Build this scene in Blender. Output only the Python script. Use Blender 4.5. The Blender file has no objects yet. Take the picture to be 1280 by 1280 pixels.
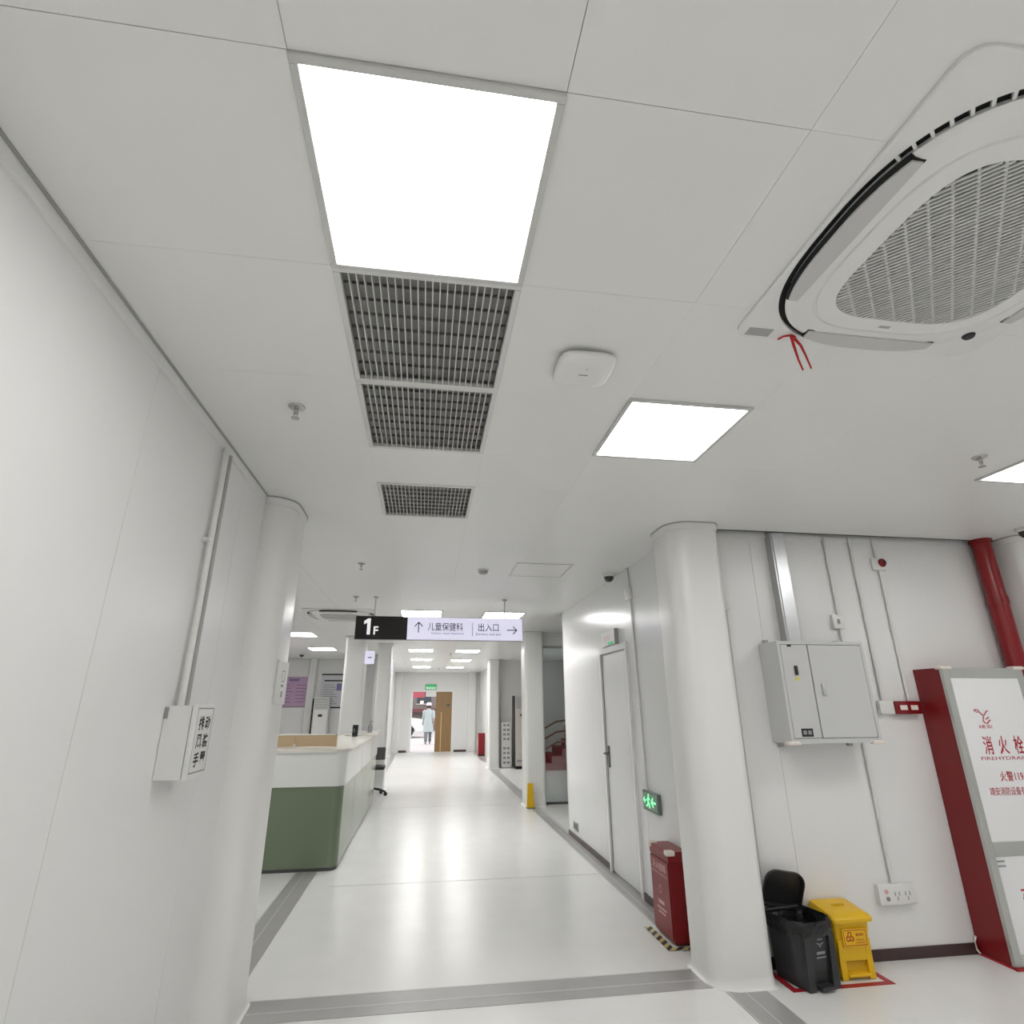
import bpy, bmesh, math, random
from mathutils import Vector, Matrix
random.seed(7)
S = bpy.context.scene
COL = S.collection
PI = math.pi

# ------------------------------------------------------------------ camera
FPX = 697.917
cam_d = bpy.data.cameras.new('camera')
cam = bpy.data.objects.new('camera', cam_d)
COL.objects.link(cam)
cam_d.sensor_width = 36.0
cam_d.lens = FPX / 1280.0 * 36.0
cam_d.clip_start = 0.02
yaw, pitch, roll = math.radians(8.5698), math.radians(19.3089), math.radians(-0.26997)
fwd = Vector((math.sin(yaw) * math.cos(pitch), math.cos(yaw) * math.cos(pitch), math.sin(pitch)))
rgt = Vector((math.cos(yaw), -math.sin(yaw), 0))
upv = rgt.cross(fwd)
r2 = math.cos(roll) * rgt + math.sin(roll) * upv
u2 = -math.sin(roll) * rgt + math.cos(roll) * upv
mw = Matrix.Identity(4)
for i in range(3):
    mw[i][0] = r2[i]; mw[i][1] = u2[i]; mw[i][2] = -fwd[i]
mw[0][3], mw[1][3], mw[2][3] = 0.0, 0.0, 1.5
cam.matrix_world = mw
S.camera = cam

# ------------------------------------------------------------------ world, sun, exposure
W = bpy.data.worlds.new('World'); S.world = W; W.use_nodes = True
bg = W.node_tree.nodes['Background']
bg.inputs[0].default_value = (0.93, 0.96, 1.0, 1); bg.inputs[1].default_value = 2.2
S.view_settings.view_transform = 'Standard'
S.view_settings.look = 'None'
S.view_settings.gamma = 1.0
S.view_settings.use_curve_mapping = False
S.view_settings.exposure = 0.0
LAMP = 13.5          # radiance of every ceiling panel
LAMPN = 22.0

# ------------------------------------------------------------------ dimensions
ZC = 2.762
XL, XR, YB = -1.04, 1.879, 3.824
YE = 22.0

# ------------------------------------------------------------------ materials
def mat(name, col, rough=0.5, metal=0.0, noise=0.0, nscale=6.0, bump=0.0, bscale=40.0, emit=None, estr=0.0, coat=0.0, spec=0.5, stretch=None):
    m = bpy.data.materials.new(name); m.use_nodes = True
    nt = m.node_tree; b = nt.nodes['Principled BSDF']
    b.inputs['Roughness'].default_value = rough
    b.inputs['Metallic'].default_value = metal
    b.inputs['Specular IOR Level'].default_value = spec
    b.inputs['Coat Weight'].default_value = coat
    b.inputs['Coat Roughness'].default_value = 0.12
    c = (*col, 1)
    tc = None
    if noise or bump:
        tc = nt.nodes.new('ShaderNodeTexCoord')
        src = tc.outputs['Object']
        if stretch:
            mp = nt.nodes.new('ShaderNodeMapping'); mp.inputs['Scale'].default_value = stretch
            nt.links.new(src, mp.inputs[0]); src = mp.outputs[0]
    if noise:
        n = nt.nodes.new('ShaderNodeTexNoise'); n.inputs['Scale'].default_value = nscale; n.inputs['Detail'].default_value = 6
        nt.links.new(src, n.inputs['Vector'])
        mx = nt.nodes.new('ShaderNodeMix'); mx.data_type = 'RGBA'
        mx.inputs[6].default_value = tuple(max(0, v * (1 - noise)) for v in col) + (1,)
        mx.inputs[7].default_value = tuple(min(1, v * (1 + noise)) for v in col) + (1,)
        nt.links.new(n.outputs['Fac'], mx.inputs[0]); nt.links.new(mx.outputs[2], b.inputs['Base Color'])
    else:
        b.inputs['Base Color'].default_value = c
    if bump:
        n2 = nt.nodes.new('ShaderNodeTexNoise'); n2.inputs['Scale'].default_value = bscale; n2.inputs['Detail'].default_value = 3
        nt.links.new(src, n2.inputs['Vector'])
        bp = nt.nodes.new('ShaderNodeBump'); bp.inputs['Strength'].default_value = bump; bp.inputs['Distance'].default_value = 0.01
        nt.links.new(n2.outputs['Fac'], bp.inputs['Height']); nt.links.new(bp.outputs[0], b.inputs['Normal'])
    if emit:
        b.inputs['Emission Color'].default_value = (*emit, 1); b.inputs['Emission Strength'].default_value = estr
    return m

def g(v): return (v, v, v * 0.985)
M = {}
M['wall'] = mat('wall_panel_paint', (0.83, 0.83, 0.82), 0.34, noise=0.012, nscale=3, bump=0.03, bscale=4, stretch=(1, 1, .15))
M['wall_gloss'] = mat('glossy_panel_paint', (0.82, 0.825, 0.83), 0.23, noise=0.012, nscale=3, bump=0.05, bscale=3, stretch=(1, 1, .15), coat=.15)
M['pillar'] = mat('pillar_paint', (0.84, 0.84, 0.82), 0.30, noise=0.012, nscale=3, bump=0.02, bscale=3, stretch=(1, 1, .15))
M['ceil'] = mat('ceiling_paint', (0.86, 0.86, 0.845), 0.38, noise=0.012, nscale=2)
M['trim'] = mat('white_trim', (0.86, 0.86, 0.85), 0.35)
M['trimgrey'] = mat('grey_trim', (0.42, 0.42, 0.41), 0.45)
M['floor'] = mat('vinyl_floor', (0.86, 0.86, 0.845), 0.25, noise=0.05, nscale=3.5, bump=0.02, bscale=2, spec=.5)
M['strip'] = mat('grey_strip', (0.40, 0.395, 0.39), 0.3, noise=0.10, nscale=9, stretch=(1, 1, 1))
M['stripl'] = mat('strip_line', (0.56, 0.56, 0.55), 0.3)
M['plenum'] = mat('plenum', (0.22, 0.22, 0.22), 0.9)
M['filter'] = mat('grille_filter', (0.42, 0.415, 0.41), 0.9, noise=.2, nscale=60)
M['crossblade'] = mat('grille_crossblade', (0.22, 0.22, 0.215), 0.6)
M['alu'] = mat('painted_aluminium', (0.72, 0.72, 0.70), 0.4)
M['lightframe'] = mat('lamp_frame', (0.62, 0.62, 0.60), 0.4)
M['metal'] = mat('galvanised', (0.62, 0.64, 0.65), 0.33, metal=0.9, noise=.12, nscale=14)
M['chrome'] = mat('chrome', (0.55, 0.54, 0.52), 0.25, metal=1.0)
M['plastic'] = mat('white_plastic', (0.78, 0.78, 0.76), 0.35)
M['acwhite'] = mat('ac_plastic', (0.84, 0.84, 0.825), 0.4)
M['acflap'] = mat('ac_flap', (0.60, 0.60, 0.59), 0.5, noise=.15, nscale=300)
M['acslat'] = mat('ac_slat', (0.66, 0.66, 0.645), 0.45)
M['acdark'] = mat('ac_gap', (0.012, 0.012, 0.012), 0.8)
M['acback'] = mat('ac_back', (0.05, 0.05, 0.048), 0.8)
M['black'] = mat('black_plastic', (0.012, 0.012, 0.013), 0.4)
M['binblack'] = mat('bin_black', (0.028, 0.030, 0.032), 0.42, noise=.1, nscale=20)
M['bag'] = mat('bin_bag', (0.008, 0.008, 0.009), 0.22, bump=1.0, bscale=28)
M['yellow'] = mat('yellow_plastic', (0.82, 0.50, 0.008), 0.38, noise=.04, nscale=10)
M['yellowdark'] = mat('yellow_shade', (0.62, 0.36, 0.008), 0.45)
M['red'] = mat('red_paint', (0.21, 0.004, 0.007), 0.35, noise=.06, nscale=8)
M['redpipe'] = mat('pipe_red', (0.24, 0.003, 0.006), 0.28, bump=.15, bscale=6)
M['redtape'] = mat('red_tape', (0.42, 0.015, 0.025), 0.4, noise=.15, nscale=30)
M['redprint'] = mat('red_print', (0.45, 0.01, 0.03), 0.5)
M['pinkprint'] = mat('faded_print', (0.72, 0.42, 0.42), 0.5)
M['blackprint'] = mat('black_print', (0.02, 0.02, 0.022), 0.6)
M['greyprint'] = mat('grey_print', (0.30, 0.30, 0.31), 0.6)
M['cabinet'] = mat('cabinet_grey', (0.60, 0.605, 0.60), 0.38, noise=.015, nscale=5)
M['cabdark'] = mat('cabinet_seam', (0.10, 0.10, 0.10), 0.6)
M['foam'] = mat('foam_white', (0.80, 0.74, 0.68), 0.6)
M['hydwhite'] = mat('glass_white_panel', (0.88, 0.885, 0.89), 0.12, coat=.3)
M['hydalu'] = mat('brushed_aluminium', (0.55, 0.56, 0.54), 0.35, metal=.75, noise=.1, nscale=30, stretch=(8, 8, .3))
M['darkbase'] = mat('dark_skirting', (0.055, 0.028, 0.030), 0.35, noise=.15, nscale=10)
M['green'] = mat('sage_green', (0.170, 0.215, 0.140), 0.25, noise=.03, nscale=3, coat=.25)
M['counter'] = mat('counter_white', (0.84, 0.85, 0.82), 0.3)
M['countertop'] = mat('counter_top', (0.80, 0.78, 0.72), 0.25)
M['beech'] = mat('beech_panel', (0.60, 0.45, 0.27), 0.45, noise=.06, nscale=5, stretch=(1, 1, 12))
M['brown'] = mat('oak_door', (0.30, 0.18, 0.075), 0.35, noise=.18, nscale=3, stretch=(6, 6, .6))
M['gold'] = mat('brass_edge', (0.75, 0.52, 0.22), 0.3, metal=.4)
M['signblack'] = mat('sign_black', (0.012, 0.008, 0.009), 0.25)
M['signlit'] = mat('sign_backlit', (0.6, 0.6, 0.66), 0.3, emit=(0.80, 0.78, 1.0), estr=0.62)
M['signwhite'] = mat('sign_letter', (0.85, 0.85, 0.85), 0.4, emit=(1, 1, 1), estr=.5)
M['signink'] = mat('sign_ink', (0.06, 0.05, 0.09), 0.5)
M['exitgreen'] = mat('exit_green', (0.03, 0.35, 0.12), 0.4, emit=(0.05, 0.62, 0.20), estr=.35)
M['exitglow'] = mat('exit_glow', (0.2, 0.9, 0.4), 0.4, emit=(0.22, 1.0, 0.42), estr=1.3)
M['exitpanel'] = mat('exit_panel', (0.20, 0.32, 0.24), 0.3)
M['exitbody'] = mat('exit_body', (0.16, 0.20, 0.18), 0.4)
M['diffuser'] = mat('lamp_diffuser', (0.9, 0.9, 0.9), 0.4, emit=(1.0, 0.985, 0.97), estr=LAMP)
M['diffuserN'] = mat('lamp_diffuser_hall', (0.9, 0.9, 0.9), 0.4, emit=(1.0, 0.985, 0.965), estr=LAMPN)
M['pink'] = mat('pink_notice', (0.55, 0.36, 0.52), 0.5, noise=.12, nscale=5)
M['paper'] = mat('notice_white', (0.68, 0.68, 0.72), 0.5, noise=.03, nscale=5)
M['lilac'] = mat('notice_blue', (0.22, 0.20, 0.42), 0.5)
M['stairpink'] = mat('stair_pink', (0.55, 0.30, 0.30), 0.45, noise=.05, nscale=4)
M['stairred'] = mat('stair_red', (0.22, 0.012, 0.014), 0.4)
M['rail'] = mat('handrail_brown', (0.28, 0.16, 0.11), 0.35)
M['gown'] = mat('gown_cloth', (0.42, 0.47, 0.46), 0.8, noise=.06, nscale=9)
M['capcloth'] = mat('cap_cloth', (0.78, 0.62, 0.66), 0.8)
M['skin'] = mat('skin', (0.52, 0.33, 0.25), 0.5)
M['hair'] = mat('hair', (0.02, 0.015, 0.012), 0.5)
M['shoe'] = mat('shoe', (0.16, 0.17, 0.18), 0.5)
M['trouser'] = mat('trousers', (0.16, 0.18, 0.19), 0.8)
M['carwhite'] = mat('car_paint', (0.80, 0.81, 0.82), 0.15, coat=.6)
M['carglass'] = mat('car_glass', (0.05, 0.06, 0.07), 0.05)
M['rubber'] = mat('tyre_rubber', (0.015, 0.015, 0.015), 0.7)
M['pave'] = mat('paving', (0.55, 0.50, 0.48), 0.8, noise=.08, nscale=2)
M['bldbrown'] = mat('facade_brown', (0.20, 0.165, 0.15), 0.7, noise=.2, nscale=1.2)
M['bldred'] = mat('facade_band', (0.14, 0.045, 0.045), 0.6)
M['banner'] = mat('banner_red', (0.75, 0.16, 0.22), 0.6)
M['warm'] = mat('shop_lamp', (0.9, 0.75, 0.5), 0.5, emit=(1.0, 0.8, 0.5), estr=2.0)
M['screen'] = mat('dark_screen', (0.02, 0.022, 0.025), 0.2)
M['cream'] = mat('cream_plastic', (0.62, 0.58, 0.53), 0.4)
M['stickyellow'] = mat('sticker_yellow', (0.75, 0.66, 0.10), 0.5)
M['smoked'] = mat('smoked_dome', (0.012, 0.012, 0.015), 0.12, coat=.5)
M['ribbon'] = mat('red_ribbon', (0.55, 0.02, 0.025), 0.6)

def glass(name):
    m = bpy.data.materials.new(name); m.use_nodes = True; nt = m.node_tree
    for n in list(nt.nodes):
        if n.type != 'OUTPUT_MATERIAL': nt.nodes.remove(n)
    out = [n for n in nt.nodes if n.type == 'OUTPUT_MATERIAL'][0]
    t = nt.nodes.new('ShaderNodeBsdfTransparent'); t.inputs[0].default_value = (.80, .84, .84, 1)
    gl = nt.nodes.new('ShaderNodeBsdfGlossy'); gl.inputs['Roughness'].default_value = .03
    fr = nt.nodes.new('ShaderNodeFresnel'); fr.inputs[0].default_value = 1.45
    mx = nt.nodes.new('ShaderNodeMixShader')
    nt.links.new(fr.outputs[0], mx.inputs[0]); nt.links.new(t.outputs[0], mx.inputs[1]); nt.links.new(gl.outputs[0], mx.inputs[2])
    nt.links.new(mx.outputs[0], out.inputs[0])
    return m
M['glass'] = glass('partition_glass')

def hazard():
    m = bpy.data.materials.new('hazard_tape'); m.use_nodes = True; nt = m.node_tree; b = nt.nodes['Principled BSDF']
    tc = nt.nodes.new('ShaderNodeTexCoord'); mp = nt.nodes.new('ShaderNodeMapping'); mp.inputs['Rotation'].default_value = (0, 0, PI / 4)
    w = nt.nodes.new('ShaderNodeTexWave'); w.inputs['Scale'].default_value = 5.2; w.bands_direction = 'X'
    cr = nt.nodes.new('ShaderNodeValToRGB'); cr.color_ramp.interpolation = 'CONSTANT'
    cr.color_ramp.elements[0].color = (.02, .018, .015, 1); cr.color_ramp.elements[1].position = .5; cr.color_ramp.elements[1].color = (.62, .52, .22, 1)
    nt.links.new(tc.outputs['Object'], mp.inputs[0]); nt.links.new(mp.outputs[0], w.inputs[0]); nt.links.new(w.outputs['Fac'], cr.inputs[0]); nt.links.new(cr.outputs[0], b.inputs['Base Color'])
    b.inputs['Roughness'].default_value = .4
    return m
M['hazard'] = hazard()

def seam_ceiling():
    m = M['ceil'].copy(); m.name = 'ceiling_paint_far'; nt = m.node_tree; b = nt.nodes['Principled BSDF']
    tc = nt.nodes.new('ShaderNodeTexCoord'); br = nt.nodes.new('ShaderNodeTexBrick')
    br.offset = 0; br.inputs['Scale'].default_value = 1.0; br.inputs['Brick Width'].default_value = .6; br.inputs['Row Height'].default_value = .6
    br.inputs['Mortar Size'].default_value = .003; br.inputs['Color1'].default_value = br.inputs['Color2'].default_value = (.86, .86, .845, 1); br.inputs['Mortar'].default_value = (.66, .66, .65, 1)
    nt.links.new(tc.outputs['Object'], br.inputs['Vector']); nt.links.new(br.outputs['Color'], b.inputs['Base Color'])
    b.inputs['Roughness'].default_value = .3
    return m
M['ceilfar'] = seam_ceiling()

# ------------------------------------------------------------------ mesh helpers
def B(): return bmesh.new()
def box(bm, x0, x1, y0, y1, z0, z1, bev=0.0, seg=2):
    r = bmesh.ops.create_cube(bm, size=1.0)
    vs = r['verts']
    for v in vs:
        v.co = Vector((x0 + (v.co.x + .5) * (x1 - x0), y0 + (v.co.y + .5) * (y1 - y0), z0 + (v.co.z + .5) * (z1 - z0)))
    if bev:
        es = list({e for v in vs for e in v.link_edges})
        bmesh.ops.bevel(bm, geom=es, offset=bev, segments=seg, affect='EDGES', profile=.5)
    return bm
def obox(bm, mtx, sx, sy, sz, bev=0.0, seg=2):
    t = B(); box(t, -sx / 2, sx / 2, -sy / 2, sy / 2, -sz / 2, sz / 2, bev, seg)
    bmesh.ops.transform(t, matrix=mtx, verts=t.verts)
    join(bm, t); return bm
def join(bm, t):
    me = bpy.data.meshes.new('tmp'); t.to_mesh(me); t.free(); bm.from_mesh(me); bpy.data.meshes.remove(me)
def prism(bm, poly, z0, z1, axis='z'):
    """poly: CCW 2-D points. axis z: (x,y); axis x: (y,z) extruded in x; axis y: (x,z) extruded in y"""
    def P(p, t):
        if axis == 'z': return (p[0], p[1], t)
        if axis == 'x': return (t, p[0], p[1])
        return (p[0], t, p[1])
    a = [bm.verts.new(P(p, z0)) for p in poly]; b = [bm.verts.new(P(p, z1)) for p in poly]
    n = len(poly); fs = []
    for i in range(n):
        fs.append(bm.faces.new((a[i], a[(i + 1) % n], b[(i + 1) % n], b[i])))
    fs.append(bm.faces.new(a[::-1])); fs.append(bm.faces.new(b))
    bmesh.ops.recalc_face_normals(bm, faces=fs)
    return bm
def rrect(x0, x1, y0, y1, r, n=8):
    if not isinstance(r, (tuple, list)): r = (r,) * 4
    pts = []
    for (cx, cy, a0, rr) in ((x0, y0, PI, r[0]), (x1, y0, 1.5 * PI, r[1]), (x1, y1, 0, r[2]), (x0, y1, .5 * PI, r[3])):
        sx = 1 if cx == x0 else -1; sy = 1 if cy == y0 else -1
        if rr < 1e-6: pts.append((cx, cy)); continue
        for k in range(n + 1):
            a = a0 + k * (PI / 2) / n
            pts.append((cx + sx * rr + rr * math.cos(a), cy + sy * rr + rr * math.sin(a)))
    return pts
def cyl(bm, p0, p1, r, n=16, r1=None):
    p0, p1 = Vector(p0), Vector(p1); d = p1 - p0
    q = d.to_track_quat('Z', 'Y').to_matrix().to_4x4(); q.translation = (p0 + p1) / 2
    bmesh.ops.create_cone(bm, cap_ends=True, segments=n, radius1=r, radius2=r if r1 is None else r1, depth=d.length, matrix=q)
    return bm
def tube(bm, pts, r, n=8, caps=True):
    pts = [Vector(p) for p in pts]; rings = []
    up = Vector((0, 0, 1))
    for i, p in enumerate(pts):
        d = (pts[min(i + 1, len(pts) - 1)] - pts[max(i - 1, 0)]).normalized()
        a = d.cross(up)
        if a.length < 1e-3: a = d.cross(Vector((0, 1, 0)))
        a.normalize(); b = d.cross(a)
        rr = r[i] if isinstance(r, (list, tuple)) else r
        rings.append([bm.verts.new(p + rr * (math.cos(2 * PI * k / n) * a + math.sin(2 * PI * k / n) * b)) for k in range(n)])
    fs = []
    for i in range(len(rings) - 1):
        for k in range(n):
            fs.append(bm.faces.new((rings[i][k], rings[i][(k + 1) % n], rings[i + 1][(k + 1) % n], rings[i + 1][k])))
    if caps: fs.append(bm.faces.new(rings[0][::-1])); fs.append(bm.faces.new(rings[-1]))
    bmesh.ops.recalc_face_normals(bm, faces=fs)
    return bm
def lathe(bm, prof, c=(0, 0, 0), n=24):
    c = Vector(c); rings = []
    for (r, z) in prof:
        if r < 1e-5: rings.append([bm.verts.new(c + Vector((0, 0, z)))])
        else: rings.append([bm.verts.new(c + Vector((r * math.cos(2 * PI * k / n), r * math.sin(2 * PI * k / n), z))) for k in range(n)])
    fs = []
    for i in range(len(rings) - 1):
        a, b = rings[i], rings[i + 1]
        for k in range(n):
            k2 = (k + 1) % n
            if len(a) == 1 and len(b) == 1: continue
            if len(a) == 1: fs.append(bm.faces.new((a[0], b[k], b[k2])))
            elif len(b) == 1: fs.append(bm.faces.new((a[k], a[k2], b[0])))
            else: fs.append(bm.faces.new((a[k], a[k2], b[k2], b[k])))
    bmesh.ops.recalc_face_normals(bm, faces=fs)
    return bm
def loft(bm, loops, close=True, cap=True):
    rings = [[bm.verts.new(p) for p in L] for L in loops]; fs = []
    n = len(rings[0])
    for i in range(len(rings) - 1):
        for k in range(n if close else n - 1):
            fs.append(bm.faces.new((rings[i][k], rings[i][(k + 1) % n], rings[i + 1][(k + 1) % n], rings[i + 1][k])))
    if cap: fs.append(bm.faces.new(rings[0][::-1])); fs.append(bm.faces.new(rings[-1]))
    bmesh.ops.recalc_face_normals(bm, faces=fs)
    return bm

ORG = {}
def obj(name, bm, m, parent=None, loc=None, smooth=0):
    """one mesh object; vertices are given in world metres"""
    me = bpy.data.meshes.new(name)
    o = bpy.data.objects.new(name, me); COL.objects.link(o)
    if parent is not None: org = ORG[parent.name]; o.parent = parent
    else: org = Vector(loc) if loc is not None else Vector((0, 0, 0)); o.location = org
    ORG[o.name] = org
    if org.length > 0: bmesh.ops.translate(bm, verts=bm.verts, vec=-org)
    bm.to_mesh(me); bm.free()
    me.materials.append(M[m] if isinstance(m, str) else m)
    if smooth:
        for p in me.polygons: p.use_smooth = True
        me.set_sharp_from_angle(angle=math.radians(smooth))
    return o
def tag(o, label, cat, group=None):
    o['label'] = label; o['category'] = cat
    if group: o['group'] = group
    return o
def thing(name, label, cat, loc=(0, 0, 0), group=None):
    o = bpy.data.objects.new(name, None); COL.objects.link(o); o.location = loc
    o.empty_display_size = .05
    ORG[o.name] = Vector(loc)
    return tag(o, label, cat, group)
def struct(name, bm, m, smooth=0):
    o = obj(name, bm, m, smooth=smooth); o['kind'] = 'structure'; return o
def dup(root, loc, label, rz=0.0, group=None):
    r = root.copy(); COL.objects.link(r); r.location = loc; r.rotation_euler = (0, 0, rz)
    r['label'] = label
    if group: r['group'] = group
    for ch in list(root.children):
        c = ch.copy(); COL.objects.link(c); c.parent = r
        for gch in ch.children:
            d = gch.copy(); COL.objects.link(d); d.parent = c
    return r
TXT = {}
def text_bm(s, h, pos, right, up, bm=None, align='C', wscale=1.0, bold=0.0):
    """flat lettering: h = cap height, centred on pos (align C) or starting at pos (align L)"""
    cu = bpy.data.curves.new('t', 'FONT'); cu.body = s; cu.size = 1.0; cu.resolution_u = 2
    if bold: cu.offset = bold
    o = bpy.data.objects.new('t', cu); COL.objects.link(o)
    bpy.context.view_layer.update()
    me = bpy.data.meshes.new_from_object(o.evaluated_get(bpy.context.evaluated_depsgraph_get()))
    bpy.data.objects.remove(o); bpy.data.curves.remove(cu)
    xs = [v.co.x for v in me.vertices]; ys = [v.co.y for v in me.vertices]
    x0, x1, y0, y1 = min(xs), max(xs), min(ys), max(ys)
    k = h / (y1 - y0)
    right, up, pos = Vector(right).normalized(), Vector(up).normalized(), Vector(pos)
    ox = (x0 + x1) / 2 if align == 'C' else x0
    for v in me.vertices:
        v.co = pos + right * ((v.co.x - ox) * k * wscale) + up * ((v.co.y - (y0 + y1) / 2) * k)
    bm = bm or B(); bm.from_mesh(me); bpy.data.meshes.remove(me)
    return bm
def quad(bm, pts):
    bm.faces.new([bm.verts.new(p) for p in pts]); return bm

# ================================================================== THE SETTING
# ---- floor
struct('floor', box(B(), -6.5, 7.0, -6.0, YE + .1, -.12, 0), 'floor')
struct('ground_outside', box(B(), -25, 25, YE + .1, 60, -.2, -.03), 'pave')
# floor joints: grey inlaid strips
def strip(n, x0, x1, y0, y1, along):
    o = struct('trim_%d' % n, box(B(), x0, x1, y0, y1, 0, .002), 'strip')
    c = (.5 * (x0 + x1), .5 * (y0 + y1))
    if along == 'x':
        for f in (.42, .98):
            y = y0 + f * (y1 - y0); obj('joint_line', box(B(), x0, x1, y - .006, y + .006, .002, .0028), 'stripl', o)
    else:
        for f in (.03, .45):
            x = x0 + f * (x1 - x0); obj('joint_line', box(B(), x - .005, x + .005, y0, y1, .002, .0028), 'stripl', o)
strip(1, -.90, 1.72, 3.655, 3.905, 'x')
strip(2, -1.16, -.955, 4.05, 6.5, 'y')
strip(3, 1.735, 1.965, .2, 3.60, 'y')
strip(4, 1.735, 1.878, 4.15, 9.75, 'y')
strip(5, 1.74, 1.92, 10.25, 15.95, 'y')
strip(6, 1.80, 1.98, 16.4, 21.9, 'y')
strip(7, -1.02, -.86, 14.6, 21.9, 'y')
for k, (x0, x1, y) in enumerate(((-.76, 1.73, 5.98), (-.76, 1.70, 10.12), (-.7, 1.74, 16.1))):
    o = struct('trim_%d' % (8 + k), box(B(), x0, x1, y - .005, y + .005, 0, .0012), 'stripl')

# ---- ceiling : slabs out of reach of the eye + one panel object per tile near the camera
cb = B()
box(cb, -6.5, 7.0, -6.0, YE + .1, 3.0, 3.1)                      # plenum lid
box(cb, -6.5, XL - .05, -6.0, YE, ZC, ZC + .02)
box(cb, XL - .05, 7.0, -6.0, -.3835, ZC, ZC + .02)
box(cb, XL - .05, 7.0, 7.94, YE, ZC, ZC + .02)
box(cb, XR, 7.0, YB, 7.94, ZC, ZC + .02)
ceil = struct('ceiling', cb, 'ceilfar')
rows = [-.3835, .2165, .8165, 1.4085, 2.0365, 2.66, 3.14, 3.74, 4.34, 4.94, 5.54, 6.14, 6.74, 7.34, 7.94]
TX = .5817
cols = [XL - .05] + [-.3336 + TX * k for k in range(0, 13)]
grille_cells = {(1.4085, 2.0365), (2.0365, 2.66), (3.14, 3.74)}
gap = .0008
panel_cache = {}
for j in range(len(rows) - 1):
    for i in range(len(cols) - 1):
        x0, x1, y0, y1 = cols[i], cols[i + 1], rows[j], rows[j + 1]
        if y0 > YB - .3 and x0 > XR: continue
        if x0 > 5.8: continue
        if abs(x0 + .3336) < .01 and (y0, y1) in grille_cells: continue
        gap = .0008 if (x1 < .9 and y1 < 1.5) else .00035
        key = (round(x1 - x0, 3), round(y1 - y0, 3), gap)
        if key not in panel_cache:
            bm = box(B(), gap, x1 - x0 - gap, gap, y1 - y0 - gap, 0, .014)
            me = bpy.data.meshes.new('ceiling_panel'); bm.to_mesh(me); bm.free(); me.materials.append(M['ceil']); panel_cache[key] = me
        o = bpy.data.objects.new('ceiling_panel', panel_cache[key]); COL.objects.link(o); o.location = (x0, y0, ZC); o.parent = ceil

# ---- walls
def panels(parent, axis, fixed, thick, cuts, z0, z1, m, gap=.0012):
    """separate sheet panels on a wall. axis 'y': wall runs along y at x=fixed, 'x': runs along x at y=fixed"""
    for a, b in zip(cuts[:-1], cuts[1:]):
        bm = B()
        lo, hi = min(fixed, fixed + thick), max(fixed, fixed + thick)
        if axis == 'y': box(bm, lo, hi, a + gap, b - gap, z0, z1)
        else: box(bm, a + gap, b - gap, lo, hi, z0, z1)
        obj('wall_panel', bm, m, parent)
wl = struct('wall_left', box(B(), XL - .16, XL - .02, -6.0, 4.12, 0, 3.0), 'trimgrey')
panels(wl, 'y', XL, -.02, [-6, -3.2, -2.2, -1.2, -.2, .91, 1.979, 3.055, 3.56], 0, ZC, 'wall')
wr = struct('wall_back', box(B(), 2.0, 7.0, YB + .02, YB + .16, 0, 3.0), 'trimgrey')
panels(wr, 'x', YB, .02, [2.0, 2.42, 4.49, 5.96, 7.0], 0, ZC, 'wall')
wc = struct('wall_right', box(B(), XR + .02, XR + .12, YB + .02, 7.745, 0, 3.0), 'trimgrey')
def right_panels():
    for a, b, z0 in ((3.9, 4.99, 0), (4.99, 5.215, 0), (6.0, 6.42, 0), (6.42, 7.745, 0)):
        obj('wall_panel', box(B(), XR, XR + .02, a + .0012, b - .0012, z0, ZC), 'wall_gloss', wc)
    obj('wall_panel', box(B(), XR, XR + .02, 5.216, 5.999, 2.03, ZC), 'wall_gloss', wc)
    obj('end_cap', box(B(), XR - .004, XR + .14, 7.745, 7.757, 0, ZC), 'trim', wc)
right_panels()
struct('wall_behind_camera', box(B(), -6.5, 7.0, -6.12, -6.0, 0, 3.0), 'wall')
struct('wall_hall_right', box(B(), 7.0, 7.12, -6.0, YB + .2, 0, 3.0), 'wall')
struct('wall_reception_left', box(B(), -4.62, -4.5, 4.0, 16.3, 0, 3.0), 'wall')
struct('wall_reception_near', box(B(), -4.5, XL - .16, 4.0, 4.12, 0, 3.0), 'wall')
wrb = struct('wall_reception_back', box(B(), -4.5, -1.1, 16.2, 16.32, 0, 3.0), 'trimgrey')
panels(wrb, 'x', 16.2, -.02, [-4.5, -3.75, -2.98, -2.0, -1.1], 0, ZC, 'wall')
obj('pilaster', prism(B(), rrect(-3.08, -2.88, 16.05, 16.2, (.04, .04, 0, 0)), 0, ZC), 'wall', wrb, smooth=40)
wfl = struct('wall_corridor_left', box(B(), -1.22, -1.10, 14.5, YE, 0, 3.0), 'trimgrey')
panels(wfl, 'y', -1.10, .02, [14.5, 15.6, 16.7, 17.8, 18.9, 20, 21, YE], 0, ZC, 'wall')
wsr = struct('wall_side_hall', box(B(), 5.5, 5.62, YB, 16.3, 0, 3.0), 'wall')
wsb = struct('wall_stair_back', box(B(), 2.0, 5.5, 16.22, 16.34, 0, 3.0), 'trimgrey')
panels(wsb, 'x', 16.22, -.02, [2.0, 3.0, 4.0, 5.0, 5.5], 0, ZC, 'wall')
wfr = struct('wall_corridor_right', box(B(), 2.07, 2.19, 16.34, YE, 0, 3.0), 'trimgrey')
panels(wfr, 'y', 2.05, .02, [16.4, 17.5, 18.6, 19.7, 20.8, YE], 0, ZC, 'wall')
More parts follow.
